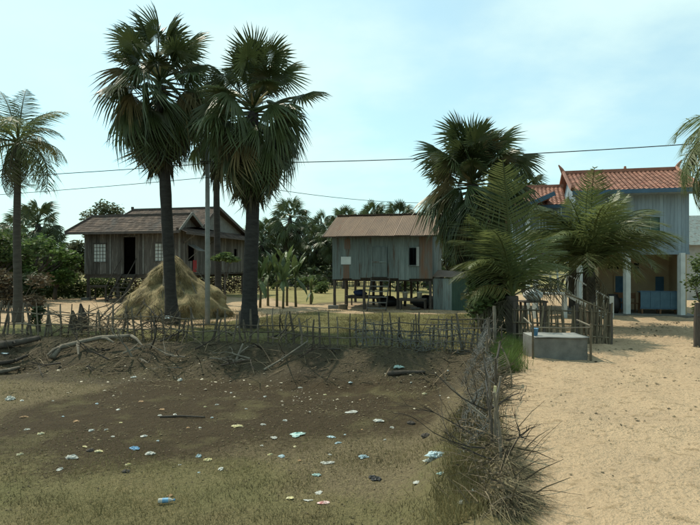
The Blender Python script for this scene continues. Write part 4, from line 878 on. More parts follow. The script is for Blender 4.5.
t = thing('utility_pole', 'slim grey concrete utility pole between the two dark palm trunks', 'utility pole', up)
MB().tube([(0,0,-.3),(0,0,3.5),(0,0,6.9)], [.105,.092,.08], 10).build('shaft', M_poleconc, t, True)
MB().box((0,-.1,6.35), (.5,.06,.06)).build('cross_arm', M_iron, t)
for a in (-.2,.2): MB().lathe([(.02,0),(.045,.02),(.03,.05),(.045,.08),(.02,.11)], (a,-.1,6.38), 8).build('insulator', M_whitepaint, t, True)
def cable(label, spans, r=.016):
    pts = []
    for a, b, sag in spans:
        a, b = Vector(a), Vector(b)
        for i in range(25):
            f = i/24; p = a.lerp(b, f); p.z -= sag*4*f*(1-f); pts.append(p)
    tag(MB().tube(pts, r, 5).build('power_cable', M_wire), label, 'cable')
pt = wp(207.5, 163.5, 22.3)
cable('upper power cable crossing the whole sky past both tall palms', [(wp(-160,183,30), pt, .12), (pt, wp(860,131,17.5), .22)])
pt2 = wp(207.5, 177.5, 22.3)
cable('lower service cable dropping past palms towards the tin house', [(wp(-160,204,30), pt2, .1), (pt2, wp(432,203,30.5), .25)], .012)

# ------------------------------------------------------------------ fences
def stick(seed, h=1.0, r=.018):
    g = random.Random(seed); mb = MB(); x = y = 0; P = []
    for i in range(5): P.append((x, y, -.25+(h+.25)*i/4)); x += g.uniform(-.03,.03); y += g.uniform(-.025,.025)
    mb.tube(P, [r*1.15,r,r,r*.85,r*.6], 5); return mb.mesh('stick', M_stick)
ST = [stick(s, 1.0, .02+.006*(s % 3)) for s in range(8)]
random.seed(50)
t = thing('stick_fence', 'long crooked stick fence along the top of the pond bank', 'fence', (0,0,0))
fx = -14.0; k = 0
while fx < 4.25:
    y = float(yfar(fx))+.08*math.sin(fx*2); z = hz(fx, y); far = fx < -4
    s = U(.75,1.15)*(1.0 if fx < -6.5 else .95)
    o = put('picket', random.choice(ST), t, (fx, y, z-.02), (R(U(-7,7)), R(U(-9,9)), U(0,6)), (1.3,1.3,s))
    fx += U(.13,.30) if fx < 0 else U(.11,.24)
def rail(x0, x1, z, r=.02):
    P = []; n = max(3, int((x1-x0)/.5))
    for i in range(n+1):
        x = x0+(x1-x0)*i/n; y = float(yfar(x))+.08*math.sin(x*2)-.03; P.append((x, y+U(-.03,.03), hz(x, y)+z+U(-.05,.05)))
    MB().tube(P, [r]*n+[r*.5], 5).build('rail', M_stick, t)
for x0, x1, z in ((-14,-11,.42),(-11.3,-8.5,.4),(-14,-10.4,.78),(-10.6,-7.4,.75),(-8.8,-5.6,.38),(-7.6,-4.6,.72),(-6,-3,.35),(-4.8,-1.6,.55),(-3.2,-.4,.3),(-2.0,.8,.5),(-.6,2.0,.28),(.2,2.4,.48),(.4,3.4,.68),(1.2,4.2,.2),(1.6,4.2,.4),(2.1,4.2,.58),(2.2,4.1,.82)): rail(x0, x1, z)
for i in range(16):
    x = U(.2,4.0); y = float(yfar(x))-.05; z = hz(x, y); a = U(-1,1)*.55
    MB().tube([(x,y,z), (x+a*.5,y-.02,z+.5), (x+a,y,z+U(.75,.95))], [.013,.012,.008], 4).build('diagonal_stick', M_stick, t)
for i in range(9):
    x = U(-9,-1); y = float(yfar(x))-.06; z = hz(x, y); a = U(-1,1)*.9
    MB().tube([(x,y,z+.2), (x+a,y+.04,z+U(.5,.9))], [.018,.01], 4).build('diagonal_stick', M_stick, t)
# netting
def net(name, label, f, nu, nv, r=.004, cat='netting', jit=.02):
    mb = MB(); random.seed(len(label)); P = [[Vector(f(i/nu, j/nv))+Vector((U(-jit,jit),U(-jit,jit),U(-jit,jit))) for j in range(nv+1)] for i in range(nu+1)]
    for i in range(nu+1):
        for j in range(nv+1):
            if i < nu and random.random() < .93: mb.tube([P[i][j], P[i+1][j]], r, 3, False)
            if j < nv and random.random() < .93: mb.tube([P[i][j], P[i][j+1]], r, 3, False)
    o = mb.build(name, M_net); return tag(o, label, cat)
def f_net1(u, v):
    x = .15+u*3.6; y = float(yfar(x))-.12-.35*v*(1-.4*math.sin(u*9)); top = .62+.16*math.sin(u*11)-.1*abs(u-.5); return (x+.25*(v-.5)*math.cos(u*7), y, hz(x, y)+top*(1-v)+.03)
net('fence_net', 'torn grey netting slung over the stick fence near its corner', f_net1, 44, 10, .007, jit=.04)
def fline(y): return float(xedge(y))-.50+.1*math.sin(y*1.3)
def f_net2(u, v):
    y = 15.2-u*8.0; x = fline(y)-.1-(.2+.3*math.sin(min(1,u*1.2)*2.6))*v**1.3+.06*math.sin(y*5); top = .8-.5*sm(u*1.3-.1)+.14*math.sin(y*3.1); return (x, y, hz(x, y)*v+top*(1-v)+.02)
net('fence_net', 'dark sagging fishing net hung along the driveway fence', f_net2, 100, 12, .0035, jit=.05)
# driveway side fence: crooked posts and wires
random.seed(61)
t = thing('wire_fence', 'crooked post and wire fence between pond bed and driveway', 'fence', (0,0,0))
tops = []
for i, y in enumerate((15.3, 14.2, 12.9, 11.4, 10.0, 8.9, 7.9, 7.2, 6.6)):
    x = fline(y); h = (1.25, 1.0, .8, .85, .75, .9, .8, .95, .9)[i]; z = hz(x, y); r = (.045,.032,.026,.028,.022,.02,.018,.02,.018)[i]
    tp = Vector((x+U(-.12,.12), y+U(-.1,.1), z+h)); MB().tube([(x,y,z-.2),(x+U(-.03,.03),y,z+h*.5),tp], [r*1.1,r,r*.85], 6).build('post', M_deadwood if i in (0,) else M_stick, t); tops.append((tp, Vector((x,y,z))))
for fr in (.95,.6,.3):
    for (a, a0), (b, b0) in zip(tops, tops[1:]):
        p, q = a0.lerp(a, fr), b0.lerp(b, fr); m = p.lerp(q, .5); m.z -= .05; MB().tube([p,m,q], .005, 3).build('wire', M_iron, t)
# palm leaf sheaths and yellow bottle cap post on the fence
def frond_scrap(label, p, az, el, s=.55): 
    o = place_frond('fallen_frond', COD[0], None, p, az, el, s, U(-1,1)); return tag(o, label, 'palm frond')
p = onground(fline(8.9)+.08, 8.9); MB
tag(MB().tube([p+Vector((0,0,-.1)), p+Vector((.03,0,.42))], [.022,.022], 8).build('marker_stake', M_yellow), 'short yellowed plastic stake wired to the driveway fence', 'stake')
frond_scrap('dry palm frond hanging on driveway fence above the sand', onground(fline(11.5)+.1, 11.5, .75), R(-75), R(-38), .5)
# dry brush and palm leaf heap at the near end of the fence
random.seed(71)
def branch(pts0, L, r, seed, depth=2, spread=.7):
    g = random.Random(seed); mb = MB()
    def rec(p, d, L, r, k):
        P = [p]; q = p.copy(); dd = d.copy()
        for i in range(4):
            dd = (dd+Vector((g.uniform(-1,1),g.uniform(-1,1),g.uniform(-.6,.7)))*.22).normalized(); q = q+dd*L/4; P.append(q.copy())
        mb.tube(P, [r,r*.85,r*.7,r*.5,r*.25], 5 if r > .015 else 4)
        if k:
            for i in range(g.randint(2,4)):
                j = g.randint(1,4); nd = (dd+Vector((g.uniform(-1,1),g.uniform(-1,1),g.uniform(-.5,.8)))*spread).normalized(); rec(P[j], nd, L*g.uniform(.4,.65), r*.5, k-1)
    rec(Vector((0,0,0)), Vector(pts0).normalized(), L, r, depth); return mb
brl = ['bare dark branch reaching over the sand from the brush heap', 'thorny branch arching over pond side of the brush heap', 'upright forked branch in the near brush heap', 'long low branch spread over grass at brush heap', 'pale broken branch standing out of the brush heap', 'thin dark branch at base of the brush heap', 'leaning branch at back of the brush heap', 'crossed dry branch in middle of the brush heap', 'twiggy branch hanging towards litter bags from brush heap', 'short stub branch by driveway edge of the brush heap']
brs = [((1,.1,.45),.75,.02,7.6,.0,.45),((-1,.1,.35),1.2,.018,7.3,-.1,.5),((-.15,0,1),.95,.028,7.2,-.05,0),((-1,-.3,.12),1.5,.016,6.6,-.2,.25),((-.5,.3,.8),.9,.022,7.9,0,.2),((-1,-.2,.3),1.1,.014,6.3,-.1,.2),((.15,.2,1),.8,.02,8.2,0,0),((.3,-.2,.9),.8,.025,6.7,0,0),((-1,.5,.3),1.25,.015,7.0,-.3,.3),((.8,-.3,.4),.6,.016,7.0,.1,.2)]
for i, ((d, L, r, y, dx, dz), l) in enumerate(zip(brs, brl)):
    x = fline(y)+dx; o = branch(d, L*.58, r*.8, 400+i).build('branch', M_darkwood if i != 4 else M_deadwood, loc=onground(x, y, dz)); tag(o, l, 'branch', 'near brush heap')
g = random.Random(9); V = []; F = []; rn = []
for i in range(5500):   # heap of dry palm leaf strips slumped on the driveway edge
    y = g.uniform(5.4,8.2); f = (8.2-y)/2.8; cx = fline(y)+.02-.03*f; o = g.gauss(0,.11+.03*f)+.09*math.sin(y*7); h = max(0, .17*(.3+f*.7)*math.exp(-(o/.24)**2)*(1+.5*math.sin(y*9))); p = Vector((cx+o, y, hz(cx+o, y)+h*g.random()**.5))
    d = Vector((.35+g.uniform(-.5,.7), -1+g.uniform(-.3,.6), g.uniform(-.35,.25))).normalized(); L = g.uniform(.1,.5); d = (d+Vector((g.gauss(0,.35),g.gauss(0,.35),g.gauss(0,.2)))).normalized(); s = Vector((d.y,-d.x,g.uniform(-.5,.5)))*.004
    b = len(V); V += [p-s, p+s, p+d*L+Vector((0,0,-.06))]; F.append((b,b+1,b+2)); rn.append(g.random())
M_palmstraw = mat('dry palm strips', (0.20, 0.165, 0.09), (0.085, 0.072, 0.044), 1.2, 0.85, frnd=.6, trans=.1)
tag(put('leaf_heap', np_mesh('leaf_heap', [tuple(v) for v in V], F, M_palmstraw, rn)), 'slumped heap of dry palm leaf strips on the driveway edge', 'leaf heap', kind='stuff')
g = random.Random(10); mb = MB()
for i in range(800):   # tangle of twigs too fine to count
    y = g.uniform(5.4,15); x = fline(y)+g.gauss(-.08,.2); p = Vector((x, y, hz(x, y)+g.random()**1.6*(.24 if y < 8.5 else .42))); d = Vector((g.uniform(-1,1),g.uniform(-1,1),g.uniform(-.3,.6))).normalized()*g.uniform(.2,.7)
    rr = g.choice((.4,.5,.7,.8,1,1.5)); mb.tube([p, p+d*.5+Vector((0,0,.03)), p+d], [.007*rr,.005*rr,.002*rr], 3, False)
tag(mb.build('twig_tangle', M_twig), 'tangle of fine dark twigs around the near fence posts', 'twigs', kind='stuff')

bl = []
for i in range(60):
    y = 5.6+9.4*(i/60)**1.2; x = fline(y)+U(-.35,.15); bl.append((x, y, hz(x, y)+U(.05,.35), U(.1,.22), U(.15,.25), U(.06,.18)))
tag(put('brush_leaves', leaf_mesh('brush_leaves', bl, 1700, .02, M_leafdry, 33)), 'dusty leaves caught along the driveway fence brush', 'leaves', kind='stuff')
# bamboo fence in front of the blue house
random.seed(81)
t = thing('bamboo_fence', 'upright bamboo and pole fence around the blue house yard', 'fence', (0,0,0))
BM = [stick(20+s, 1.0, .022+.008*(s % 3)) for s in range(6)]
for mm in BM: mm.materials[0] = M_bamboo
A, B_ = Vector((4.9,17.2,0)), Vector((7.6,16.6,0)); x = 0
while x < 1:
    p = A.lerp(B_, x); dense = x > .62; put('pale_picket' if False else 'picket', random.choice(BM), t, (p.x,p.y,hz(p.x,p.y)), (R(U(-4,4)),R(U(-5,5)),U(0,6)), (1.1,1.1,(U(.95,1.25) if dense else U(.95,1.1)))); x += U(.012,.024) if dense else U(.022,.045)
for z in (.25,.6,.98): MB().tube([A+Vector((0,-.03,z)), A.lerp(B_,.5)+Vector((0,-.03,z+U(-.03,.03))), B_+Vector((0,-.03,z-.04))], .024, 5).build('rail', M_bamboo, t)
MB().tube([A.lerp(B_,.55)+Vector((0,.05,1.5)), B_+Vector((0,.05,.95))], .03, 5).build('sloping_pole', M_bamboo, t)
for f in (0.02,.33,.66,1.0): p = A.lerp(B_, f); MB().tube([p+Vector((0,0,-.2)), p+Vector((0,0,1.2))], .05, 6).build('post', M_post, t)
C_, D_ = Vector((7.6,16.6,0)), Vector((8.1,20.5,0))
for i in range(26): p = C_.lerp(D_, i/26); put('picket', random.choice(BM), t, (p.x,p.y,hz(p.x,p.y)), (R(U(-4,4)),R(U(-5,5)),U(0,6)), (1.1,1.1,U(.9,1.15)))
MB().tube([C_+Vector((0,0,.8)), D_+Vector((0,0,.8))], .024, 5).build('rail', M_bamboo, t)
p = onground(9.75, 16.0); t = thing('gate_post', 'stout dark gate post at the far side of driveway', 'post', p); MB().tube([(0,0,-.3),(0,0,.7),(.02,0,1.25)], [.1,.095,.085], 8).build('shaft', M_post, t); MB().box((0,-.1,.9), (.12,.04,.05)).build('hinge', M_iron, t)
# pale stick fence far behind
t = thing('field_fence', 'pale stick fence far across the dry field', 'fence', (0,0,0)); ff = stick(77, 1.3, .035); ff.materials[0] = M_bamboo
for i in range(90): x = -5+i*.2; put('picket', ff, t, (x+U(-.05,.05), 56+U(-.1,.1), 0), (0,R(U(-4,4)),U(0,6)), (1,1,U(.85,1.1)))
for z in (.4,.8,1.15): MB().tube([(-5,56,z),(13,56,z)], .035, 5).build('rail', M_bamboo, t)

# ------------------------------------------------------------------ concrete tank with its frame
p = gp(536, 359); q = gp(585, 359); c = (p+q)/2; wdt = (q-p).length; c.z = 0
t = thing('water_tank', 'low grey concrete water tank with a pale lid sheet', 'tank', (c.x, c.y+.45, hz(c.x, c.y+.4)))
w2 = wdt/2
for n_, bx in (('tank_wall',(-w2,w2,-.45,-.37)),('tank_wall',(-w2,w2,.37,.45)),('tank_wall',(-w2,-w2+.08,-.37,.37)),('tank_wall',(w2-.08,w2,-.37,.37))): MB().bb(*bx, -.15, .52).build(n_, M_concrete, t)
V = []; Fc = []
for j in range(5):
    for i in range(9): V.append((-w2+.02+(2*w2+.02)*i/8, -.5+1.0*j/4, .55+.008*math.sin(i*.8)+.006*math.cos(j*1.3)))
V += [(a,b,z-.02) for a,b,z in V]
for j in range(4):
    for i in range(8): k = j*9+i; Fc += [(k,k+1,k+10,k+9),(k+45,k+54,k+55,k+46)]
for i in range(8): Fc += [(i,i+45,i+46,i+1),(36+i,37+i,82+i,81+i)]
for j in range(4): Fc += [(9*j,9*j+9,9*j+54,9*j+45),(9*j+8,9*j+53,9*j+62,9*j+17)]
MB().add(V, Fc).build('lid', M_slab, t, True)
tz = hz(c.x, c.y)
t = thing('tank_frame', 'thin pole frame with crossbar standing round the concrete tank', 'frame', (c.x, c.y-.08, tz))
for x in (-w2-.05, w2+.05): MB().tube([(x,0,-.2),(x+U(-.02,.02),0,.9)], [.03,.025], 6).build('upright', M_bamboo, t)
MB().tube([(-w2-.08,0,.82),(0,0,.8),(w2+.08,0,.82)], .017, 5).build('crossbar', M_deadwood, t)
MB().tube([(w2+.05,0,.85),(w2-.1,.5,.95)], .02, 5).build('brace', M_deadwood, t); MB().tube([(-w2-.05,0,.85),(-w2-.12,.5,1.0)], .02, 5).build('brace', M_deadwood, t)
bucket((c.x-w2+.12, c.y+.3, tz+.56), 'small blue bucket on the end of the concrete tank', M_blue, .6)
p = gp(528, 354); t = thing('short_post', 'short grey stake just beside the concrete tank', 'post', p); MB().tube([(0,0,-.2),(0,0,.6)], [.035,.03], 6).build('shaft', M_deadwood, t)
p = gp(543,262); o = None

# ------------------------------------------------------------------ fallen wood on the bank
def log(label, P, r, m, name='fallen_log', fork=()):
    P = [Vector(q) for q in P]; t = thing(name, label, 'log', P[0]); L = [q-P[0] for q in P]
    trunk_mesh(L, [r*(1-.45*i/(len(L)-1)) for i in range(len(L))], 9, .04).build('stem', m, t, True)
    for (i, d, ln, rr) in fork: MB().tube([L[i], L[i]+Vector(d)*ln*.5+Vector((0,0,.05)), L[i]+Vector(d)*ln], [rr,rr*.8,rr*.4], 6).build('limb', m, t)
def gl(px, py, dz): v = gp(px, py); v.z += dz; return v
log('long pale fallen trunk lying along the top of the bank', [gl(52,362,.12), gl(60,355,.22), gl(78,352,.27), gl(100,349,.33), gl(131,348,.36)], .095, M_deadwood, fork=((2,(.3,-.6,-.35),.8,.06),(1,(-.2,-.8,-.25),.6,.06),(3,(.8,-.3,-.2),.6,.05),(4,(.6,-.5,-.3),.8,.05)))
log('dark rotting log at the frame edge high on the bank', [gl(-12,350,.1), gl(12,349,.16), gl(40,343,.15)], .14, M_darkwood, fork=((1,(.5,-.5,.1),.5,.04),))
log('short pale log stub at the frame edge lower on bank', [gl(-14,376,.06), gl(6,374,.08), gl(19,371,.09)], .08, M_deadwood)
log('thin dark log lying half across lower bank', [gl(-5,366,.06), gl(14,364,.08), gl(28,359,.1)], .07, M_darkwood)
log('dark half-buried log by the corner of pond bed', [gl(388,375,.03), gl(404,374.5,.05), gl(425,374,.04)], .07, M_darkwood)
log('bare pale pole lying on dark slope of the bank', [gl(264,371,.03), gl(280,365,.12), gl(308,352,.3)], .03, M_deadwood, fork=((1,(.3,.2,.3),.5,.012),(2,(-.4,.2,.3),.4,.012)))
log('thin dark pole lying on the pond bed mud', [gl(160,418,.02), gl(180,417.5,.03), gl(205,418,.02)], .025, M_darkwood)
log('bleached stump with torn roots on the bank', [gl(236,362,.0), gl(239,357,.1), gl(243,353,.25)], .045, M_whitepaint if False else M_deadwood, 'root_stump', fork=((0,(.6,-.2,.1),.5,.03),(0,(-.6,-.1,.1),.45,.03),(1,(.8,.2,.4),.6,.025)))
# dark brush heaps at fence and dead branches down the bank
random.seed(91)
bs = [(70,325,'d'),(85,327,'d'),(100,326,'d'),(118,329,'d'),(140,331,'d'),(158,331,'d'),(178,333,'d'),(110,352,'d'),(123,356,'p'),(132,360,'p'),(108,362,'d'),(140,362,'p'),(150,352,'d'),(165,358,'p'),(185,360,'p'),(195,352,'d'),(182,371,'p'),(210,361,'p'),(222,368,'d'),(250,362,'p'),(262,352,'d'),(285,357,'p'),(300,360,'d'),(320,350,'d'),(340,352,'d'),(90,370,'d'),(60,366,'d'),(270,340,'d'),(200,340,'d'),(232,338,'d'),(160,344,'d'),(290,342,'p'),(60,330,'d'),(95,333,'d'),(130,335,'d')]
lab_n = {}
for i, (px, py, k) in enumerate(sorted(bs)):
    v = gp(px, py); heap = py < 336; m = M_deadwood if k == 'p' else M_darkwood
    o = branch((U(-1,1), U(-1,.2), U(.1,.5) if heap else U(-.05,.3)), U(.8,1.5) if heap else U(.6,1.3), U(.018,.035), 500+i, 2, .9).build('dead_branch', m, loc=v+Vector((0,0,.08 if not heap else U(.05,.5))))
    lm = ['near the frame edge','close to the fallen trunk','below the haystack','below the thick palm trunk','about the bare pale pole','towards the netted corner'][sum(px > q for q in (66,145,200,258,330))]
    lab = f'dark dead branch piled in the fence brush heap {lm}' if heap else (f'pale bleached dead branch on the pond bank {lm}' if k == 'p' else f'dark dead branch on the pond bank {lm}')
    lab_n[lab] = lab_n.get(lab, 0)+1; lab = f'{ORD[lab_n[lab]-1]} {lab}'
    tag(o, lab, 'branch', 'brush heap at the fence' if heap else ('pale branches on the bank' if k == 'p' else 'dark branches on the bank'))
g = random.Random(15); mb = MB()
for i in range(600):
    px = g.uniform(60,190) if i < 320 else g.uniform(0,470); py = g.uniform(322,336) if i < 320 else g.uniform(338,358); x = (px-350)/FPX*(19 if i < 320 else 17.2); y = float(yfar(x))+(g.uniform(-.2,.6) if i < 320 else g.uniform(-2.2,-.1)); h0 = g.random()**1.3*(.75 if i < 320 else .12)
    p = Vector((x,y,hz(x,y)+h0)); d = Vector((g.uniform(-1,1),g.uniform(-.6,.6),g.uniform(-.5,.4))).normalized()*g.uniform(.25,.9); mb.tube([p, p+d*.5+Vector((0,0,.04)), p+d], [.014,.010,.004], 3, False)
tag(mb.build('bank_twigs', M_twig), 'mat of fine dark twigs along bank and fence foot', 'twigs', kind='stuff')
t = thing('brush_stump', 'jagged dark stump sticking up out of the brush heap', 'stump', gp(82,330)); MB().tube([(0,0,-.1),(.02,0,.5),(-.05,0,.95)], [.2,.16,.03], 7).build('wood', M_darkwood, t); MB().tube([(-.3,0,-.1),(-.28,0,.45),(-.33,0,.7)], [.13,.1,.02], 6).build('splinter', M_darkwood, t)

# ------------------------------------------------------------------ litter
def crumple(seed, w, d, h, n=6):
    g = random.Random(seed); V = []; Fc = []; K = n+1; S = 2*n+2; ph = [g.uniform(0,6.28) for _ in range(4)]; off = g.uniform(0,50)
    for j in range(K+1):
        f = j/K
        for i in range(S):
            a = 2*math.pi*i/S; r = (1+.22*math.sin(2*a+ph[0])+.14*math.sin(3*a+ph[1])+g.uniform(-.2,.2)+(.35 if g.random() < .08 else 0))*math.cos(f*math.pi/2)**.8
            x, y = .5*w*r*math.cos(a), .5*d*r*math.sin(a)
            cr = .5+1.1*float(vn(x/w*5+off, y/d*5+off, 3))+g.uniform(-.5,.5)
            V.append((x, y, .004 if j == 0 else max(.006, h*(math.sin(f*math.pi/2)*.55+.75*cr*f**.5*.6))))
    for j in range(K):
        for i in range(S): Fc.append((j*S+i, j*S+(i+1)%S, (j+1)*S+(i+1)%S, (j+1)*S+i))
    return MB().add(V, Fc)
LIT = [ # px, py, width px, height px, material, name, label
 (10,396,13,10,M_white,'plastic_bag','bulging white plastic bag at the frame edge of pond bed'),
 (24,416,8,4,M_tan,'wrapper','orange-tan wrapper on the pond bed below the bulging white bag'),
 (72,455,15,9,M_white,'plastic_bag','crumpled pale bag beside the yellowish scrap on pond bed'),
 (99,450,9,6,M_yellow,'plastic_scrap','yellowish plastic scrap next to a crumpled pale bag'),
 (85,446,6,3,M_yellow,'plastic_scrap','small yellow strip above the crumpled pale bag'),
 (135,447,13,6,M_blue,'plastic_bag','bright blue plastic bag on the dark mud'),
 (150,452,12,7,M_white,'plastic_bag','torn translucent plastic beside the bright blue bag'),
 (208,458,9,7,M_yellow,'plastic_bag','cream coloured bag on mud beside a grey wrapper'),
 (199,454,6,8,M_paleblue,'wrapper','grey-blue wrapper touching the cream coloured bag'),
 (134,376,8,5,M_white,'plastic_bag','round white bag lying under the fallen trunk on bank'),
 (180,378,6,7,M_white,'plastic_bag','small white bag low on bank beneath pale branches'),
 (237,425,11,5,M_yellow,'wrapper','cream wrapper spread on the dark mud'),
 (352,410,15,6,M_white,'plastic_sheet','flat bright white plastic sheet in middle of the mud'),
 (378,419,13,6,M_white,'plastic_bag','white bag with folded edge next to the flat sheet'),
 (274,437,9,4,M_white,'plastic_scrap','white scrap beside the pale teal strip on mud'),
 (297,433,18,5,M_teal,'plastic_scrap','pale teal plastic strip lying on the mud'),
 (331,436,9,4,M_paleblue,'plastic_scrap','short bluish scrap above the blue-grey scrap'),
 (338,442,7,4,M_paleblue,'plastic_scrap','blue-grey scrap below a short bluish scrap'),
 (363,455,10,8,M_paleblue,'plastic_bag','pale knotted bag standing on the dark mud edge'),
 (327,462,14,4,M_white,'plastic_scrap','long white strip of plastic at the mud edge'),
 (317,474,9,6,M_teal,'plastic_scrap','blue-green scrap in the dry grass'),
 (375,476,16,9,M_black,'plastic_bag','crumpled black bag lying in the dry grass'),
 (319,491,9,6,M_white,'paper_scrap','bright white paper scrap in the near grass'),
 (324,502,13,4,M_redpale,'wrapper','red and pale wrapper in the near grass'),
 (290,497,10,5,M_yellow,'wrapper','yellow wrapper in near grass beside white paper'),
 (308,500,8,3,M_white,'paper_scrap','thin white paper strip beside the red wrapper'),
 (398,365,11,8,M_teal,'plastic_bag','teal plastic bag at the foot of netted fence'),
 (437,451,24,16,M_paleblue,'plastic_bag','large heap of pale plastic beside the brush heap'),
 (430,458,14,8,M_white,'plastic_bag','white bag half under the large pale plastic heap'),
 (418,481,12,6,M_white,'plastic_sheet','white sheet lying before the brush heap branches'),
 (441,472,9,6,M_teal,'plastic_bag','green plastic bag among the near twigs'),
 (462,500,11,9,M_white,'plastic_bag','white bag caught low in the brush heap'),
 (475,488,10,8,M_paleblue,'plastic_bag','pale blue bag caught in the near brush heap'),
 (160,415,7,3,M_white,'plastic_scrap','white scrap near the thin dark pole on mud'),
 (240,326,8,5,M_white,'plastic_bag','white bag caught behind the stick fence by the thick trunk'),
 (168,325,12,7,M_paleblue,'plastic_bag','pale plastic hung on stick fence before the haystack'),
 (5,352,12,4,M_paleblue,'plastic_sheet','pale sheet beside the dark rotting log'),
]
random.seed(111)
for i, (px, py, wpx, hpx, m, nm, lb) in enumerate(LIT):
    v = gp(px, py+hpx*.4); s = v.y/FPX; w = wpx*s*.78; hpx *= .7; flat = nm in ('plastic_sheet','paper_scrap'); h = hpx*s*(.25 if flat else .55)
    dz = .35 if px in (168,) else 0
    o = crumple(800+i, w*1.0, max(w*.7, hpx*s*(1.6 if flat else 1.0)), h, 7).build(nm, m, loc=v+Vector((0,0,.005+dz))); o.rotation_euler = (0,0,U(-.5,.5)); tag(o, lb, 'litter')
small = [(22,401),(27,430),(41,434),(53,401),(63,417),(76,422),(91,431),(106,430),(121,423),(113,437),(158,441),(188,428),(200,428),(217,405),(205,407),(246,409),(212,418),(162,410),(175,415),(144,437),(128,465),(180,465),(199,473),(170,496),(285,421),(262,446),(270,455),(310,412),(345,435),(362,430),(392,428),(411,383),(424,394),(440,396),(448,371),(448,398),(385,440),(330,455),(295,447),(263,425),(282,457),(300,461),(221,470),(60,470),(20,455),(118,410),(97,404),(141,402),(231,393),(265,397),(325,395),(300,388),(350,383),(360,400)]
sm_me = [crumple(900+k, .12, .09, .04, 4).mesh('scrap', m) for k, m in enumerate((M_white, M_white, M_yellow, M_white, M_paleblue, M_tan))]
sl = ['small white scrap of litter on the dry pond bed']*2+['small yellowish scrap of litter on the dry pond bed','small white scrap of litter on the dry pond bed','small bluish scrap of litter on the dry pond bed','small brown scrap of litter on the dry pond bed']
for i, (px, py) in enumerate(small):
    k = i % 6; v = gp(px, py); o = put('litter_scrap', sm_me[k], None, v+Vector((0,0,-.002)), (0,0,U(0,6)), [U(.35,.95)]*3); tag(o, sl[k], 'litter', sl[k].split(' of ')[0].replace('scrap','scraps')+' on the pond bed')
# plastic bottle
v = gp(166,504); t = thing('plastic_bottle', 'clear plastic bottle with blue label lying in near grass', 'bottle', v+Vector((0,0,.045)), .15); t.rotation_euler = (0, R(90), .15); t.scale = (.85,.85,.85)
MB().lathe([(0,-.11),(.033,-.11),(.036,-.09),(.036,.05),(.014,.09),(.014,.115),(0,.115)], n=12).build('body', M_white, t, True); MB().lathe([(.0372,-.05),(.0372,.035)], n=12).build('label_band', M_blue, t, True); MB().lathe([(0,.13),(.017,.13),(.017,.108)], n=10).build('cap', M_blue, t, True)
for px, py, l in ((411,424,'dark stone on the pond bed towards the driveway fence'),(426,437,'dark clod of earth between stone and pale plastic heap'),(126,472,'dark clod in the olive grass below the mud'),(90,451,'dark damp clod beside the yellow strip')):
    v = gp(px, py); b = MB(); Vv = []; n = 9
    for j in range(6):
        for i in range(n): a = 2*math.pi*i/n; ph = math.pi*j/5; r = .1*math.sin(ph)*U(.85,1.15); Vv.append((r*math.cos(a)*1.2, r*math.sin(a), .065*(1-math.cos(ph))*U(.9,1.1)-.03))
    tag(b.add(Vv, [(j*n+i, j*n+(i+1)%n, (j+1)*n+(i+1)%n, (j+1)*n+i) for j in range(5) for i in range(n)]).build('stone', M_stone, loc=v-Vector((0,0,.015))), l, 'stone').scale = [.5 if px < 200 else .75]*3
# red cloth on the wooden house
tag(MB().add([tuple(Vector(loc2(H1,.06,1.35+.12*i,2.55-.75*j+.02*math.sin(i*2)))+Vector((.02*math.sin(i*3),-.02*math.cos(i*2),0))) for j in range(2) for i in range(5)], [(i,i+1,i+6,i+5) for i in range(4)]).build('hanging_cloth', M_red), 'red cloth hanging below the awning window of wooden house', 'cloth')

# ------------------------------------------------------------------ grass and ground litter (uncountable)
def blades(name, label, pts, h, w, m, lean=.6, seed=0, cat='grass'):
    g = np.random.default_rng(seed); n = len(pts); a = g.random(n)*6.283; hh = h*(.5+g.random(n)); ww = w*(.6+.8*g.random(n)); la = g.random(n)*6.283; ll = lean*hh*g.random(n)
    z = hgt(pts[:,0], pts[:,1]); base = np.stack([pts[:,0],pts[:,1],z-.005],1); s = np.stack([np.cos(a)*ww,np.sin(a)*ww,np.zeros(n)],1)
    tip = base+np.stack([np.cos(la)*ll,np.sin(la)*ll,hh],1)
    V = np.stack([base-s, base+s, tip],1).reshape(-1,3); F = np.arange(3*n).reshape(-1,3)
    rn = np.clip(.5+.8*fbm(pts[:,0]*1.2,pts[:,1]*1.2,61,3)+.15*g.normal(size=n),0,1)
    return tag(put(name, np_mesh(name, V, F, m, rn)), label, cat, kind='stuff')
def scatter(n, x0, x1, y0, y1, fn, seed):
    g = np.random.default_rng(seed); p = np.stack([g.uniform(x0,x1,n), g.uniform(y0,y1,n)],1); return p[g.random(n) < fn(p[:,0],p[:,1])]
def inlot(x, y): return (x < xedge(y)-.45+.25*fbm(x*2,y*2,8)).astype(float)*(np.abs(x) < y*.66+.6)
mudf = lambda x, y: sm(1.45-np.sqrt(((x+2.2)/5.2)**2+((y-11.6)/3.1)**2)+.5*fbm(x*.22,y*.22,47)+.25*fbm(x*.6,y*.6,31,4))
patch = lambda x, y: np.clip(.42+1.7*fbm(x*.9,y*.9,71,3),.03,1)
blades('olive_grass', 'short olive grass covering the near part of the lot', scatter(105000,-6.5,4,5.6,10.8,lambda x,y: inlot(x,y)*sm((10.8-y)/3)*(1-.8*mudf(x,y))*patch(x,y),1), .05, .0035, M_grassolive, 1.2, 1)
blades('dry_grass', 'dry straw-coloured grass scattered over the pond bed', scatter(150000,-11,4,5.6,17,lambda x,y: inlot(x,y)*(y < yfar(x)-.4)*(1-.88*mudf(x,y))*patch(x+7,y)*.8,2), .045, .004, M_grassdry, 1.6, 2)
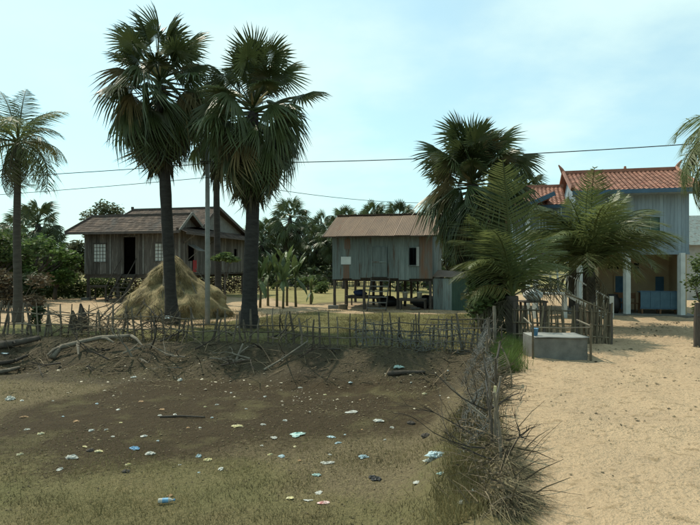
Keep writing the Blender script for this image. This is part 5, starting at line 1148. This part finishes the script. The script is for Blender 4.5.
blades('yard_grass', 'short yellow-green grass in yard behind the stick fence', scatter(110000,-7,6,15,27.5,lambda x,y: (y > yfar(x)+.1)*sm((26.8-y)/2)*(x < xedge(y)+.6)*patch(x,y+3),3), .06, .006, M_grassolive, .9, 3)
blades('yard_straw', 'dry straw stems mixed into the yard grass', scatter(60000,-7,6,15,29,lambda x,y: (y > yfar(x)+.1)*(x < xedge(y)+.6)*patch(x+3,y),4), .06, .006, M_grassdry, 1.2, 4)
blades('green_grass', 'tall fresh green grass tuft beside driveway at fence corner', scatter(9000,3.5,5.0,12.6,16.5,lambda x,y: (x > fline_np(y)+.05)*(x < fline_np(y)+.55)*sm((16.5-y)/1.0)*sm((y-12.6)/1.2),5) if False else
       (lambda p: p)(np.array([(float(xedge(y))-.32+.1*math.sin(y*1.3)+abs(random.gauss(0,.22)), y) for y in [random.uniform(12.4,16.4) for _ in range(7000)]])), .32, .007, M_grassgreen, .9, 5)
blades('fence_weeds', 'straggly weeds along the stick fence line', scatter(26000,-13,4.2,14.6,20,lambda x,y: (np.abs(y-yfar(x)+.1) < .45)*patch(x,y)*.8,6), .16, .006, M_grassolive, 1.0, 6)
blades('brush_weeds', 'weeds growing through the near brush heap', np.array([(float(xedge(y))-.62+random.gauss(0,.2)-.2, y) for y in [random.uniform(5.4,10) for _ in range(7000)]]), .14, .005, M_grassolive, 1.0, 7)
blades('near_weed', 'thin upright weed stems rising at the bottom of the lot', np.array([(gp(100,515).x+random.gauss(0,.03), gp(100,515).y+random.gauss(0,.05)) for _ in range(13)]), .34, .005, M_grassolive, .5, 8)
# crumbs of earth, leaves and litter on the lot and the sand
def crumbs(name, label, pts, s, m, seed):
    g = np.random.default_rng(seed); n = len(pts); z = hgt(pts[:,0], pts[:,1])+.006; c = np.stack([pts[:,0],pts[:,1],z],1); ss = s*(.25+g.random(n)**3*1.5)*np.clip(pts[:,1]/16,.35,1)
    a = g.random(n)*6.283; V = []
    for k in range(4):
        t = a+k*math.pi/2; r = ss*(.6+.6*g.random(n)); V.append(c+np.stack([np.cos(t)*r,np.sin(t)*r*.8,ss*(g.random(n)-.3)*.5],1))
    V.append(c+np.stack([0*ss,0*ss,ss*.7*g.random(n)+.003],1)); V = np.stack(V,1).reshape(-1,3)
    b = np.arange(n)[:,None]*5; F = np.concatenate([b+np.array([k,(k+1)%4,4]) for k in range(4)],1).reshape(-1,3)
    return tag(put(name, np_mesh(name, V, F, m, np.repeat(g.random(n),4))), label, 'ground litter', kind='stuff')
crumbs('earth_crumbs', 'crumbs of earth and dead leaves over the pond bed and bank', scatter(70000,-12,4,5.6,19.2,lambda x,y: inlot(x,y)*(y < yfar(x)+.2)*np.clip(.25+1.2*fbm(x*1.1,y*1.1,81,3)+.35*sm((4-(yfar(x)-y))/2),.04,1),11), .027, M_clod, 11)
M_sandclod = mat('sand crumbs', (0.33, 0.25, 0.145), (0.22, 0.165, 0.1), 1.5, .95, frnd=.4)
crumbs('sand_crumbs', 'small crumbs and twigs scattered over the sandy driveway', scatter(16000,1.5,13,5,24,lambda x,y: (x > xedge(y)+.05)*np.clip(.2+1.0*fbm(x*.8,y*.8,91,3),.03,1),12), .022, M_sandclod, 12)
crumbs('leaf_litter', 'dark leaf bits scattered on the sandy driveway', scatter(12000,1.5,13,5,24,lambda x,y: (x > xedge(y)+.05)*np.clip(.1+1.2*fbm(x*.7,y*.7,95,3),.02,1),13), .042, M_clod, 13)
M_pale = mat('pale flakes', (0.42, 0.38, 0.29), (0.28, 0.25, 0.19), 3, .8, frnd=.4)
crumbs('pale_flakes', 'pale flakes of husk and paper along the bank foot', scatter(3000,-12,3.4,11,17.5,lambda x,y: inlot(x,y)*sm((yfar(x)-y-1.0)/.8)*sm((5.5-(yfar(x)-y))/1.5)*np.clip(.15+1.4*fbm(x*.9,y*.9,99,3),.02,1),14), .036, M_pale, 14)
